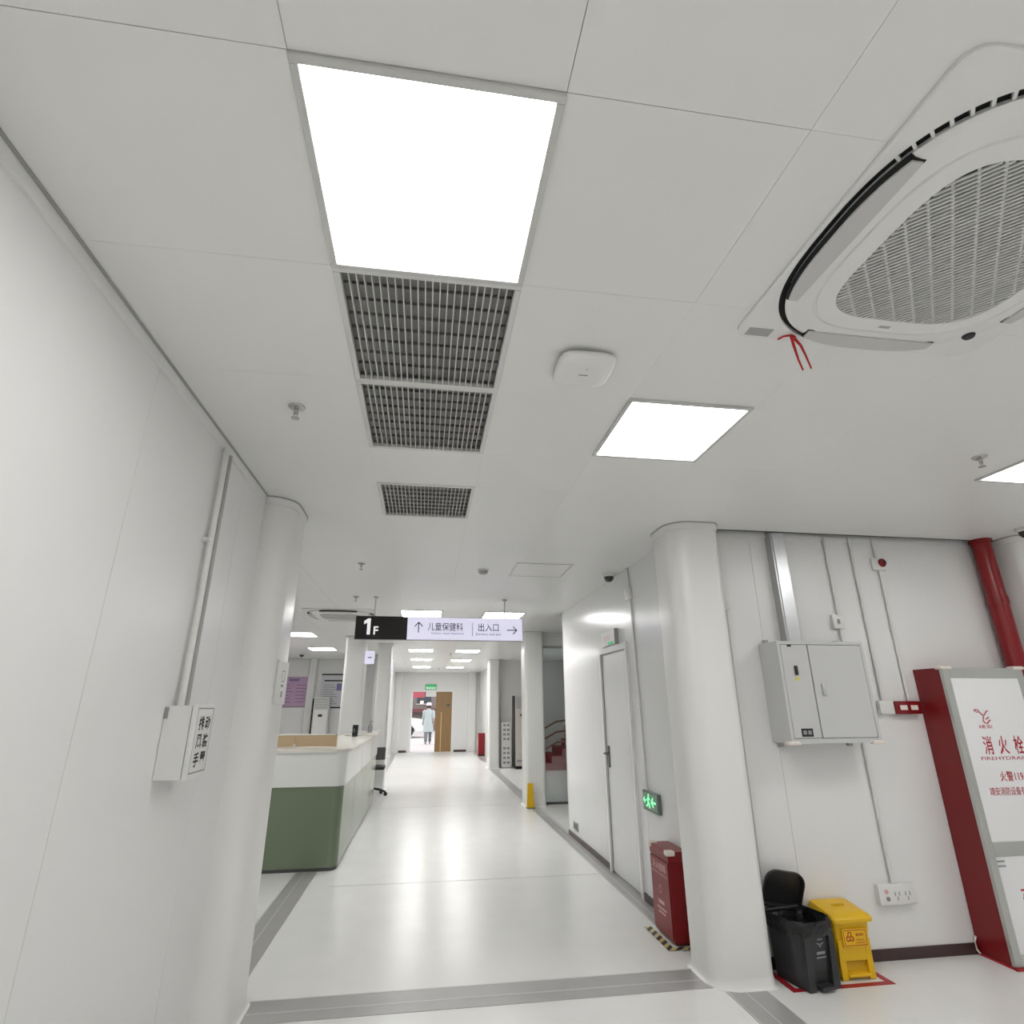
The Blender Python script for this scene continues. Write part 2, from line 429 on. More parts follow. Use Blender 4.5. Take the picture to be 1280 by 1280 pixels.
# end wall with the doorway
DX0, DX1, DZ = -.46, 1.03, 2.07
we = struct('wall_end', box(box(box(B(), -6.5, DX0 - .04, YE, YE + .14, 0, 3.0), DX1 + .04, 7.0, YE, YE + .14, 0, 3.0), DX0 - .04, DX1 + .04, YE, YE + .14, DZ + .04, 3.0), 'wall')
for a, b in ((-1.08, DX0 - .06), (DX1 + .06, 2.05)):
    obj('wall_panel', box(B(), a, b, YE - .015, YE, .0, ZC), 'wall', we)
obj('wall_panel', box(B(), DX0 - .059, DX1 + .059, YE - .015, YE, DZ + .06, ZC), 'wall', we)
obj('pilaster', prism(B(), rrect(1.62, 1.92, YE - .16, YE, (.05, .05, 0, 0)), 0, ZC), 'pillar', we, smooth=40)
obj('pilaster', prism(B(), rrect(-1.10, -.84, YE - .10, YE, (.05, .05, 0, 0)), 0, ZC), 'pillar', we, smooth=40)
# base boards and cornices
bb = struct('baseboard_back', box(B(), 2.06, 3.575, YB - .012, YB, 0, .062, .003), 'darkbase')
b2 = struct('baseboard_right', box(box(B(), XR - .012, XR, 6.03, 7.74, 0, .055), XR - .012, XR, 4.0, 5.17, 0, .055), 'darkbase')
struct('baseboard_end', box(box(B(), -.98, DX0 - .1, YE - .03, YE - .015, 0, .07), DX1 + .1, 1.58, YE - .03, YE - .015, 0, .07), 'darkbase')
cm = B()
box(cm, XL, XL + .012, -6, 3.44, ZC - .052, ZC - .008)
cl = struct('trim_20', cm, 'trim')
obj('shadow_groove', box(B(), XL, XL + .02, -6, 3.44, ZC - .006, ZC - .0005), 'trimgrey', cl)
struct('trim_21', box(B(), 2.1, 4.5, YB - .01, YB, ZC - .03, ZC - .0005), 'trim')

# ---- doorway at the far end: frame, one closed oak leaf
d2 = struct('door_2', box(box(box(B(), DX0 - .06, DX0, YE - .03, YE + .15, 0, DZ), DX1, DX1 + .06, YE - .03, YE + .15, 0, DZ), DX0 - .06, DX1 + .06, YE - .03, YE + .15, DZ, DZ + .06), 'trim')
lf = obj('door_leaf', box(B(), .44, DX1, YE + .02, YE + .07, .01, DZ), 'brown', d2)
obj('edge_strip', box(B(), .635, .665, YE + .008, YE + .02, .02, 1.35), 'gold', lf)
obj('door_plate', box(B(), .84, .95, YE + .012, YE + .02, 1.56, 1.64), 'cabdark', lf)
lf2 = obj('door_leaf', box(B(), DX0 - .02, DX0 + .03, YE + .16, YE + .86, .01, DZ), 'trim', d2)

# ---- white door on the right corridor wall
d1 = struct('door_1', box(box(box(B(), XR - .022, XR + .02, 5.17, 5.215, 0, 2.03), XR - .022, XR + .02, 6.0, 6.045, 0, 2.03), XR - .022, XR + .02, 5.17, 6.045, 2.03, 2.085), 'trim')
lf = obj('door_leaf', box(B(), XR - .002, XR + .018, 5.22, 5.985, .02, 2.015), 'wall_gloss', d1)
obj('door_gap', box(B(), XR - .004, XR + .001, 5.985, 5.9995, .0, 2.03), 'cabdark', d1)
obj('door_gap', box(B(), XR - .004, XR + .001, 5.216, 5.985, 2.016, 2.0295), 'trimgrey', d1)
hb = box(B(), XR - .012, XR - .002, 5.90, 5.945, .93, 1.13, .004)
cyl(hb, (XR - .012, 5.92, 1.06), (XR - .06, 5.92, 1.06), .009, 10); cyl(hb, (XR - .055, 5.925, 1.06), (XR - .055, 5.81, 1.06), .009, 10)
obj('door_handle', hb, 'cabdark', lf)

# ================================================================== PILLARS
def pillar(name, label, x0, x1, y0, y1, r, cornice=True, skirt=True, m='pillar'):
    t = thing(name, label, 'pillar', ((x0 + x1) / 2, (y0 + y1) / 2, 0))
    obj('shaft', prism(B(), rrect(x0, x1, y0, y1, r), 0, ZC), m, t, smooth=40)
    def ex(d): return rrect(x0 - d, x1 + d, y0 - d, y1 + d, [a + d if a else 0 for a in (r if isinstance(r, (tuple, list)) else (r,) * 4)])
    if cornice:
        obj('cornice', prism(B(), ex(.012), ZC - .05, ZC - .008), 'trim', t, smooth=40)
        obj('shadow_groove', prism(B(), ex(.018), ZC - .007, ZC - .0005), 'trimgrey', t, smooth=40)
    if skirt:
        loops = []
        for d, z in ((.03, .001), (.016, .004), (.007, .014), (.002, .04), (.0005, .05)):
            loops.append([(p[0], p[1], z) for p in ex(d)])
        obj('skirting_cove', loft(B(), loops), m, t, smooth=60)
    return t
pillar('wall_pillar', 'white rounded pillar on the left wall next to the exhaust control box', -1.18, -.873, 3.47, 3.96, (0, .15, .12, 0))
pillar('wall_pillar', 'broad white rounded pillar between the black bin and red extinguisher box', 1.692, 2.055, 3.60, 4.01, (.15, .06, 0, .10))
pillar('wall_pillar', 'white pillar in the right corner beyond the fire hydrant cabinet', 4.52, 5.05, 3.56, YB, (.07, .07, 0, 0), skirt=True)
pillar('corridor_pillar', 'white corridor pillar beside the glass partition with a yellow sign at its foot', 1.69, 2.02, 9.80, 10.25, .05)
pillar('corridor_pillar', 'white corridor pillar left of the white notice stand', 1.74, 2.03, 15.9, 16.4, .05)
pillar('corridor_pillar', 'white pillar rising behind the reception counter under the hanging sign', -1.47, -1.10, 10.80, 11.2, .06)
pillar('corridor_pillar', 'slim white pillar at the far end of the reception counter', -.97, -.70, 12.0, 12.4, .04)
pillar('corridor_pillar', 'farthest white pillar on the left side of the corridor', -1.10, -.88, 15.6, 16.0, .04)

# ================================================================== CEILING FITTINGS
def make_light(label, x, y, w=TX, d=.592, m='diffuser'):
    t = thing('ceiling_light', label, 'ceiling light', (x, y, ZC), 'square panel lights in the ceiling')
    f = .019; zb = ZC - .011
    bm = B()
    for (a, b, c, e) in ((-w / 2, w / 2, -d / 2, -d / 2 + f), (-w / 2, w / 2, d / 2 - f, d / 2), (-w / 2, -w / 2 + f, -d / 2 + f, d / 2 - f), (w / 2 - f, w / 2, -d / 2 + f, d / 2 - f)):
        box(bm, x + a, x + b, y + c, y + e, zb, ZC - .0005, .0015, 1)
    obj('frame', bm, 'lightframe', t)
    obj('diffuser', box(B(), x - w / 2 + f, x + w / 2 - f, y - d / 2 + f, y + d / 2 - f, ZC - .006, ZC - .0005), m, t)
    return t
L0 = make_light('large square panel light nearest the camera above the grilles', -.3336 + TX / 2, 1.1125)
GRP = 'square panel lights in the ceiling'
LN = make_light('square panel light beside the white wireless access point', 1.110, 2.305, w=.578, d=.582)
def lt(x, y, lab, src=L0): return dup(src, (x, y, ZC), lab, group=GRP)
lt(3.455, 2.325, 'square panel light at the right edge above the hydrant cabinet')
far = [(-.09, 8.02, 'corridor panel light just above the white part of the hanging sign, left one'),
       (1.07, 8.05, 'corridor panel light just above the arrow end of the hanging sign, right one'),
       (-.12, 13.4, 'left panel light of the first pair seen below the hanging sign'),
       (.96, 13.5, 'right panel light of the first pair seen below the hanging sign'),
       (-.12, 16.0, 'left panel light of the middle pair seen below the hanging sign'),
       (.97, 16.2, 'right panel light of the middle pair seen below the hanging sign'),
       (-.13, 19.0, 'left panel light of the farthest pair before the end door'),
       (.96, 19.1, 'right panel light of the farthest pair before the end door'),
       (-2.28, 10.65, 'panel light over the reception, nearer of the two left of the sign'),
       (-2.30, 13.3, 'panel light over the reception, farther of the two left of the sign')]
LF = make_light(far[0][2], far[0][0], far[0][1], m='diffuserN')
for x, y, lab in far[1:]: lt(x, y, lab, LF)
for k, (x, y) in enumerate(((-2.3, 5.2), (-.05, -1.9), (-.05, -4.3), (2.3, -1.3), (2.3, -3.7), (4.6, -1.3), (4.6, -3.7), (5.6, 1.2))):  # unseen panels, added for the light they give the near hall
    lt(x, y, 'unseen panel light added over the reception to brighten the counter front' if k < 1 else 'unseen panel light added out of frame to light the near hall', LF if k < 1 else L0)  # first one is added to brighten the green counter front

# ---- egg crate grilles
def grille(label, x0, x1, y0, y1, nb, nc, fr=.02, deep=.034):
    t = thing('ceiling_grille', label, 'vent grille', ((x0 + x1) / 2, (y0 + y1) / 2, ZC), 'egg-crate grilles in the ceiling')
    bm = B(); zb = ZC - .006
    for (a, b, c, d) in ((x0, x1, y0, y0 + fr), (x0, x1, y1 - fr, y1), (x0, x0 + fr, y0 + fr, y1 - fr), (x1 - fr, x1, y0 + fr, y1 - fr)):
        box(bm, a, b, c, d, zb, ZC + .014, .0012, 1)
    obj('frame', bm, 'alu', t)
    bk = box(B(), x0, x1, y0, y1, ZC + deep + .002, ZC + deep + .006)
    for (a, b, c, d) in ((x0, x1, y0, y0 + .004), (x0, x1, y1 - .004, y1), (x0, x0 + .004, y0, y1), (x1 - .004, x1, y0, y1)):
        box(bk, a, b, c, d, ZC + .014, ZC + deep + .004)
    obj('filter', bk, 'filter', t)
    ix0, ix1, iy0, iy1 = x0 + fr, x1 - fr, y0 + fr, y1 - fr
    me = None
    for k in range(1, nb):
        x = ix0 + (ix1 - ix0) * k / nb
        o = obj('blade', box(B(), x - .0016, x + .0016, iy0, iy1, ZC - .002, ZC + .020), 'alu', t)
    for k in range(1, nc):
        y = iy0 + (iy1 - iy0) * k / nc
        o = obj('cross_blade', box(B(), ix0, ix1, y - .0016, y + .0016, ZC + .019, ZC + .030), 'crossblade', t)
    return t
gx0, gx1 = -.3336, -.3336 + TX
grille('large egg-crate ceiling grille directly against the nearest panel light', gx0, gx1, 1.4085, 2.0365, 23, 8)
grille('egg-crate ceiling grille between the large grille and a plain panel', gx0, gx1, 2.0365, 2.66, 23, 8)
grille('smallest looking egg-crate grille, the farthest of the three', gx0, gx1, 3.14, 3.74, 23, 8)

# ---- cassette air conditioner
def supell(a, n, th):
    c, s = math.cos(th), math.sin(th)
    r = a / (abs(c) ** n + abs(s) ** n) ** (1.0 / n)
    return (r * c, r * s)
def ringpts(a, n, z, N=192): return [(*supell(a, n, 2 * PI * k / N), z) for k in range(N)]
def make_ac(label, cx, cy):
    t = thing('cassette_air_conditioner', label, 'air conditioner', (cx, cy, ZC))
    def W3(L): return [(p[0] + cx, p[1] + cy, p[2] + ZC) for p in L]
    N = 96
    # outer square panel: rounded square by angle
    def sq(a, z, rc=.055):
        out = []
        for k in range(192):
            c, s_ = math.cos(2 * PI * k / 192), math.sin(2 * PI * k / 192)
            t_ = a / max(abs(c), abs(s_)); x, y = t_ * c, t_ * s_
            if abs(x) > a - rc and abs(y) > a - rc:      # rounded corner: ray against the corner circle
                qx = math.copysign(a - rc, x); qy = math.copysign(a - rc, y)
                b_ = c * qx + s_ * qy; d_ = b_ * b_ - (qx * qx + qy * qy - rc * rc)
                if d_ > 0: t2_ = b_ + math.sqrt(d_); x, y = t2_ * c, t2_ * s_
            out.append((x, y, z))
        return out
    bm = B()
    loft(bm, [W3(sq(.472, -.0005)), W3(sq(.472, -.010)), W3(sq(.466, -.0135)), W3(ringpts(.462, 2.7, -.0135)), W3(ringpts(.462, 2.7, -.0005))], cap=False)
    obj('surround_panel', bm, 'acwhite', t, smooth=30)
    obj('air_gap', loft(B(), [W3(ringpts(.462, 2.7, -.001)), W3(ringpts(.40, 2.7, -.001))], cap=False), 'acdark', t)
    # face plate
    bm = B()
    loft(bm, [W3(ringpts(.44, 2.7, -.004)), W3(ringpts(.445, 2.7, -.020)), W3(ringpts(.44, 2.7, -.028)), W3(ringpts(.425, 2.8, -.033)), W3(ringpts(.356, 3.3, -.036)), W3(ringpts(.353, 3.3, -.031)), W3(ringpts(.349, 3.3, -.031)), W3(ringpts(.346, 3.3, -.037)), W3(ringpts(.288, 4, -.039)), W3(ringpts(.284, 4, -.028))], cap=False)
    obj('face_plate', bm, 'acwhite', t, smooth=35)
    obj('inlet_backing', loft(B(), [W3(ringpts(.287, 4, -.028)), W3(ringpts(.287, 4, -.026))]), 'acback', t)
    # slatted inlet, running diagonally
    bm = B(); d1 = Vector((1, -1, 0)).normalized(); d2 = Vector((1, 1, 0)).normalized()
    def inside(p, a=.286): return (abs(p.x) ** 4 + abs(p.y) ** 4) <= a ** 4
    def span(o, d):
        lo = 0.0
        if not inside(o): return None
        out = []
        for s in (-1, 1):
            a, b = 0.0, .6
            for _ in range(24):
                m_ = (a + b) / 2
                if inside(o + d * (s * m_)): a = m_
                else: b = m_
            out.append(s * a)
        return out
    C0 = Vector((cx, cy, ZC))
    pitch_ = .0142
    rot1 = Matrix.Rotation(-PI / 4, 4, 'Z'); rot2 = Matrix.Rotation(PI / 4, 4, 'Z')
    for k in range(-24, 25):
        o = d2 * (k * pitch_); sp = span(o, d1)
        if sp:
            mid = o + d1 * ((sp[0] + sp[1]) / 2)
            mt = Matrix.Translation(C0 + mid + Vector((0, 0, -.0365))) @ rot1
            obox(bm, mt, sp[1] - sp[0], .0062, .005)
    for k in range(-8, 9):
        o = d1 * (k * .052 + .012); sp = span(o, d2)
        if sp:
            mid = o + d2 * ((sp[0] + sp[1]) / 2)
            mt = Matrix.Translation(C0 + mid + Vector((0, 0, -.0352))) @ rot2
            obox(bm, mt, sp[1] - sp[0], .0065, .004)
    o = obj('inlet_slats', bm, 'acslat', t); o['kind'] = 'stuff'
    # four louvre flaps, outer edge following the round face
    def fl_poly(xin, aout, hl, n=20):
        pts = [(xin, -hl), ]
        for q in range(n + 1):
            y = -hl + 2 * hl * q / n
            pts.append((aout * (1 - (abs(y) / aout) ** 2.7) ** (1 / 2.7), y))
        pts.append((xin, hl))
        return pts
    for k in range(4):
        mt = Matrix.Translation(C0) @ Matrix.Rotation(PI / 2 * k, 4, 'Z')
        s_ = prism(B(), fl_poly(.374, .4478, .247), -.034, -.019); bmesh.ops.transform(s_, matrix=mt, verts=s_.verts)
        obj('flap_slot', s_, 'acdark', t)
        f = prism(B(), fl_poly(.379, .443, .242), -.040, -.0342); bmesh.ops.transform(f, matrix=mt, verts=f.verts)
        obj('flap', f, 'acflap', t)
    # bridging ribs of the air gap at the corners
    for q in (2,):
        for k in range(-4, 4):
            th = PI / 4 + PI / 2 * q + k * .075
            p = supell(.452, 2.7, th)
            obj('gap_rib', obox(B(), Matrix.Translation(C0 + Vector((p[0], p[1], -.008))) @ Matrix.Rotation(th, 4, 'Z'), .022, .008, .010), 'acwhite', t)
    obj('sensor_window', lathe(B(), [(0, -.0425), (.016, -.042), (.02, -.036), (.02, -.02)], (cx + .335, cy + .325, ZC), 20), 'black', t, smooth=40)
    obj('rating_label', box(B(), cx - .435, cx - .345, cy + .415, cy + .455, ZC - .0145, ZC - .0136), 'trimgrey', t)
    obj('name_plate', box(B(), cx - .02, cx + .02, cy + .316, cy + .326, ZC - .039, ZC - .0375), 'trimgrey', t)
    return t
AC = make_ac('white cassette air conditioner in the ceiling at the upper right', 1.502, 1.068)
dup(AC, (-1.20, 8.22, ZC), 'distant cassette air conditioner in the ceiling above the reception counter')
# red ribbon hanging from the cassette
rb = B(); rx, ry, rz = 1.232, 1.50, ZC - .016
tube(rb, [(rx - .045, ry + .012, rz - .014), (rx - .025, ry + .006, rz - .004), (rx, ry, rz - .002), (rx + .012, ry, rz - .006)], .0035)
tube(rb, [(rx, ry, rz - .003), (rx + .004, ry + .002, rz - .04), (rx + .012, ry + .003, rz - .10), (rx + .022, ry + .003, rz - .142)], [.006, .005, .0034, .0028])
tube(rb, [(rx + .004, ry, rz - .003), (rx + .032, ry + .002, rz - .04), (rx + .044, ry + .003, rz - .08), (rx + .055, ry + .003, rz - .132)], [.006, .0045, .0034, .0028])
bmesh.ops.create_icosphere(rb, subdivisions=2, radius=.009, matrix=Matrix.Translation((rx + .008, ry, rz - .012)))
tag(obj('ribbon', rb, 'ribbon', loc=(rx, ry, rz), smooth=50), 'thin red ribbon tied to the corner of the near air conditioner', 'ribbon')

# ---- wireless access point
ap = thing('wireless_access_point', 'white rounded square wireless access point on the ceiling beside the grilles', 'access point', (.555, 1.800, ZC))
ax, ay = .555, 1.800
def apr(a, z, n=4.5): return [(p[0] + ax, p[1] + ay, ZC + z) for p in ringpts(a, n, 0, 64)] if False else [(supell(a, n, 2 * PI * k / 64)[0] + ax, supell(a, n, 2 * PI * k / 64)[1] + ay, ZC + z) for k in range(64)]
obj('cover', loft(B(), [apr(.090, -.012), apr(.104, -.014), apr(.110, -.022), apr(.108, -.034), apr(.098, -.042), apr(.07, -.045)]), 'acwhite', ap, smooth=50)
obj('mounting_plate', loft(B(), [apr(.075, -.0005), apr(.075, -.0125)]), 'cabdark', ap)
obj('logo', box(B(), ax - .018, ax + .018, ay + .006, ay + .012, ZC - .0458, ZC - .0449), 'greyprint', ap)
obj('status_light', lathe(B(), [(0, -.0457), (.003, -.0455), (.003, -.0449)], (ax + .004, ay - .03, ZC), 8), 'greyprint', ap)

# ---- sprinklers
sp0 = thing('sprinkler', 'small pendant sprinkler on the ceiling near the left wall', 'sprinkler', (-.615, 2.293, ZC), 'pendant sprinklers on the ceiling')
sx, sy = -.615, 2.293
obj('escutcheon', lathe(B(), [(0, -.0005), (.036, -.0005), (.036, -.004), (.028, -.010), (.012, -.012), (0, -.012)], (sx, sy, ZC)), 'chrome', sp0, smooth=40)
st = cyl(B(), (sx, sy, ZC - .010), (sx, sy, ZC - .035), .010, 12)
cyl(st, (sx - .009, sy, ZC - .03), (sx - .004, sy, ZC - .056), .0025, 6); cyl(st, (sx + .009, sy, ZC - .03), (sx + .004, sy, ZC - .056), .0025, 6)
obj('stem', st, 'chrome', sp0, smooth=40)
obj('deflector', lathe(B(), [(0, -.055), (.017, -.056), (.017, -.059), (0, -.060)], (sx, sy, ZC), 16), 'chrome', sp0, smooth=40)
for x, y, lab in ((2.895, 2.335, 'pendant sprinkler beside the panel light at the right edge'), (-.626, 5.16, 'pendant sprinkler on the ceiling left of the smoke detector'),
                  (-.86, 6.83, 'tiny pendant sprinkler above the black end of the hanging sign'), (.598, 14.3, 'pendant sprinkler between the nearer far light pair'), (.434, 19.6, 'farthest pendant sprinkler in front of the end door')):
    dup(sp0, (x, y, ZC), lab)

# ---- smoke detector, dome cameras, hatch
sd = thing('smoke_detector', 'round white smoke detector on the corridor ceiling', 'smoke detector', (.509, 5.268, ZC))
obj('base', lathe(B(), [(0, -.0005), (.055, -.0005), (.055, -.012), (.05, -.016), (0, -.016)], (.509, 5.268, ZC)), 'plastic', sd, smooth=40)
obj('sensing_head', lathe(B(), [(.046, -.016), (.043, -.034), (.03, -.044), (0, -.046)], (.509, 5.268, ZC)), 'trimgrey', sd, smooth=40)
dc = thing('dome_camera', 'black dome camera on the ceiling above the white corridor door', 'security camera', (1.78, 5.307, ZC), 'dome cameras')
obj('mount', lathe(B(), [(0, -.0005), (.068, -.0005), (.066, -.02), (.055, -.028), (0, -.028)], (1.78, 5.307, ZC)), 'plastic', dc, smooth=40)
obj('dome', lathe(B(), [(.05, -.028), (.047, -.05), (.035, -.068), (.018, -.077), (0, -.079)], (1.78, 5.307, ZC)), 'smoked', dc, smooth=60)
dup(dc, (4.43, 3.40, ZC), 'dome camera at the right edge near the corner pillar')
dup(dc, (-3.0, 14.6, ZC), 'small dome camera on the ceiling over the reception notices')
ht = thing('ceiling_hatch', 'faint square access hatch in the corridor ceiling right of the smoke detector', 'access hatch', (1.06, 5.22, ZC))
bm = B()
for (a, b, c, d) in ((.79, 1.33, 4.95, 4.965), (.79, 1.33, 5.475, 5.49), (.79, .805, 4.965, 5.475), (1.315, 1.33, 4.965, 5.475)): box(bm, a, b, c, d, ZC - .006, ZC - .0005)
obj('frame', bm, 'alu', ht)
obj('cover', box(B(), .808, 1.312, 4.968, 5.472, ZC - .004, ZC - .0005), 'ceil', ht)

# ---- hanging sign
SY = 6.83
def spx(px): return -.83 + (px - 446) * .00957
z0, z1 = 2.262, 2.522
sg = thing('hanging_sign', 'long hanging direction sign with black 1F block and lit lavender arrow panel', 'sign', (.155, SY, z0))
obj('housing', box(B(), -.835, 1.147, SY - .035, SY + .035, z0 - .006, z1 + .006, .003), 'trimgrey', sg)
obj('floor_block', box(B(), -.832, spx(508), SY - .041, SY + .041, z0 - .004, z1 + .004), 'signblack', sg)
obj('lit_panel', box(B(), spx(508) + .002, 1.143, SY - .038, SY + .038, z0, z1), 'signlit', sg)
R3, U3 = (1, 0, 0), (0, 0, 1)
bm = B(); ox_, oz_ = spx(461), 2.405
prism(bm, [(ox_ - .012, oz_ - .093), (ox_ + .026, oz_ - .093), (ox_ + .026, oz_ + .093), (ox_ - .006, oz_ + .093), (ox_ - .050, oz_ + .060), (ox_ - .050, oz_ + .022), (ox_ - .012, oz_ + .045)], SY - .0428, SY - .0412, 'y')
obj('floor_numeral', bm, 'signwhite', sg)
obj('floor_letter', text_bm('F', .095, (spx(470.5), SY - .0425, 2.36), R3, U3, bold=.02), 'signwhite', sg)
def yf(v): return SY - .0395
for s_, h_, x_, z_, b_, w_ in (('儿童保健科', .098, 555, 2.415, .006, .82), ("Children's Health Department", .03, 558, 2.335, 0, 1), ('出入口', .098, 609, 2.415, .006, .84), ('Entrance and exit', .03, 609, 2.335, 0, 1)):
    obj('lettering', text_bm(s_, h_, (spx(x_), SY - .0395, z_), R3, U3, bold=b_, wscale=w_), 'signink', sg)
obj('divider', box(B(), spx(589) - .003, spx(589) + .003, SY - .0395, SY - .038, 2.31, 2.47), 'signink', sg)
def arrow(bm, cx, cz, s, ang, y):
    pts = [((0, -.5), (0, .5)), ((0, .5), (-.38, .12)), ((0, .5), (.38, .12))]
    for a, b in pts:
        def tr(p): return Vector((cx + s * (p[0] * math.cos(ang) - p[1] * math.sin(ang)), y, cz + s * (p[0] * math.sin(ang) + p[1] * math.cos(ang))))
        A, Bv = tr(a), tr(b); d = Bv - A; ln = d.length; th = math.atan2(d.z, d.x)
        obox(bm, Matrix.Translation((A + Bv) / 2) @ Matrix.Rotation(-th, 4, 'Y'), ln + .008, .001, .011)
bm = B(); arrow(bm, spx(522), 2.405, .115, 0, SY - .0395); obj('arrow', bm, 'signink', sg)
bm = B(); arrow(bm, spx(639), 2.385, .115, -PI / 2, SY - .0395); obj('arrow', bm, 'signink', sg)
for x in (-.626, .93): obj('hanging_rod', cyl(B(), (x, SY, z1), (x, SY, ZC - .001), .008, 10), 'alu', sg, smooth=40)
for x in (-.626, .93): obj('rod_flange', cyl(B(), (x, SY, ZC - .012), (x, SY, ZC - .0005), .028, 14), 'trimgrey', sg, smooth=40)

# ================================================================== LEFT WALL: exhaust control box and conduits
bx0, bx1, by0, by1, bz0, bz1 = XL, -.915, 2.588, 2.79, 1.236, 1.514
eb = thing('control_box', 'white metal box on the left wall lettered as the manual exhaust control', 'control box', (-.98, 2.69, bz0))
obj('housing', box(B(), bx0 + .001, bx1 - .022, by0, by1, bz0, bz1, .002), 'plastic', eb)
lid = obj('lid', box(B(), bx1 - .019, bx1, by0 - .004, by1 + .004, bz0 - .004, bz1 + .004, .004), 'plastic', eb, smooth=40)
bm = B()
for (a, b, c, d) in ((by0 + .012, by1 - .012, bz1 - .014, bz1 - .009), (by0 + .012, by1 - .012, bz0 + .018, bz0 + .023), (by0 + .012, by0 + .0145, bz0 + .02, bz1 - .01), (by1 - .0145, by1 - .012, bz0 + .02, bz1 - .01)):
    box(bm, bx1, bx1 + .0006, a, b, c, d)
obj('label_border', bm, 'greyprint', lid)
R1, U1 = (0, 1, 0), (0, 0, 1)
for c_, word in enumerate(('排风手', '动装置')):
    for k, ch in enumerate(word): obj('lettering', text_bm(ch, .056, (bx1 + .0008, by0 + .068 + c_ * .070, bz1 - .070 - k * .070), R1, U1, bold=.028), 'blackprint', lid)
obj('hinge', box(B(), bx0 + .001, bx0 + .016, by0 - .004, by0 + .001, bz1 - .05, bz1 - .006), 'greyprint', eb)
def conduit(label, pts, r, clamps=(), m='plastic', flat=None):
    t = thing('conduit', label, 'conduit', pts[-1], 'surface conduits')
    obj('pipe', tube(B(), pts, r, 10), m, t, smooth=50)
    for c in clamps:
        n = Vector(c[1])
        obj('clamp', obox(B(), Matrix.Translation(c[0]), *c[2], .002), m, t)
    return t
conduit('near white conduit dropping down the left wall into the control box', [(-1.013, 2.668, ZC - .055), (-1.013, 2.668, bz1)], .0145, [((-1.022, 2.66, 2.237), (1, 0, 0), (.034, .055, .014))])
conduit('thin grey tube just behind the white conduit on the left wall', [(-1.024, 2.755, ZC - .055), (-1.024, 2.755, bz1)], .011, m='trimgrey')  # thinner grey tube along the wall, down to the box
# acrylic plate on the pillar
pl = thing('acrylic_plate', 'white acrylic name plate on the side of the left pillar above the counter', 'sign', (-.866, 3.77, 1.52))
obj('plate', box(B(), -.8725, -.861, 3.60, 3.85, 1.525, 1.775, .002), 'plastic', pl)
bm = B(); xp = -.8610
for (a, b, c, d) in ((3.70, 3.77, 1.715, 1.72), (3.70, 3.77, 1.655, 1.66), (3.70, 3.705, 1.66, 1.715), (3.765, 3.77, 1.66, 1.715)): box(bm, xp, xp + .0008, a, b, c, d)
obj('square_mark', bm, 'greyprint', pl)
obj('bar_mark', box(B(), xp, xp + .0008, 3.70, 3.76, 1.625, 1.638), 'greyprint', pl)
obj('bar_mark', box(B(), xp, xp + .0008, 3.72, 3.75, 1.565, 1.60), 'greyprint', pl)

# ================================================================== RIGHT HAND WALL: power cabinet, conduits, boxes
cx0, cx1, cy0, cz0, cz1 = 2.372, 3.024, 3.60, 1.270, 1.925
pc = thing('electrical_cabinet', 'grey steel electrical cabinet hung on the white wall', 'electrical cabinet', (2.70, 3.71, cz0))
obj('housing', box(B(), cx0, cx1, cy0 + .012, YB - .002, cz0, cz1, .003), 'cabinet', pc)
obj('door_frame', box(box(box(box(B(), cx0, cx1, cy0, cy0 + .013, cz1 - .022, cz1), cx0, cx1, cy0, cy0 + .013, cz0, cz0 + .03), cx0, cx0 + .02, cy0, cy0 + .013, cz0 + .03, cz1 - .022), cx1 - .02, cx1, cy0, cy0 + .013, cz0 + .03, cz1 - .022), 'cabinet', pc)
obj('door_gap', box(B(), cx0 + .018, cx1 - .018, cy0 + .0085, cy0 + .0125, cz0 + .028, cz1 - .02), 'cabdark', pc)
dl = obj('door', box(B(), cx0 + .0235, 2.592, cy0 - .001, cy0 + .010, cz0 + .0335, cz1 - .0255, .002), 'cabinet', pc)
dr = obj('door', box(B(), 2.600, cx1 - .0235, cy0 - .001, cy0 + .010, cz0 + .0335, cz1 - .0255, .002), 'cabinet', pc)
yy = cy0 - .0015
obj('name_tag', box(B(), 2.445, 2.475, yy - .001, yy, 1.886, 1.900), 'blackprint', dl)
obj('lock', box(B(), 2.472, 2.492, yy - .012, yy, 1.70, 1.76, .002), 'blackprint', dl)
obj('warning_sticker', box(B(), 2.468, 2.496, yy - .001, yy, 1.665, 1.685), 'stickyellow', dl)
mp_ = obj('meter_plate', box(B(), 2.450, 2.532, yy - .002, yy, 1.312, 1.362), 'blackprint', dl)
for k in range(2): obj('meter_window', box(B(), 2.462 + k * .034, 2.486 + k * .034, yy - .003, yy - .002, 1.325, 1.350), 'greyprint', mp_)
hd = box(B(), 2.650, 2.676, yy - .010, yy, 1.565, 1.645, .004); cyl(hd, (2.663, yy - .016, 1.582), (2.663, yy, 1.582), .010, 12)
obj('door_handle', hd, 'metal', dr, smooth=40)
for x in (cx0 + .02, cx1 - .02): obj('corner_foam', box(B(), x - .05, x + .035, cy0 - .012, cy0 + .03, cz0 - .010, cz0 + .016, .008, 3), 'foam', pc, smooth=50)
for x, z in ((cx0 + .035, cz1), (cx1 - .06, cz1), (cx0 + .035, cz0 - .03), (cx1 - .1, cz0 - .03)): obj('wall_bracket', box(B(), x, x + .03, YB - .03, YB - .001, z, z + .028, .002), 'trimgrey', pc)
tk = thing('cable_trunking', 'galvanised cable trunking between the ceiling and the electrical cabinet', 'trunking', (2.62, 3.77, cz1))
obj('body', box(B(), 2.562, 2.672, 3.765, YB - .001, cz1 + .003, ZC - .001), 'metal', tk)
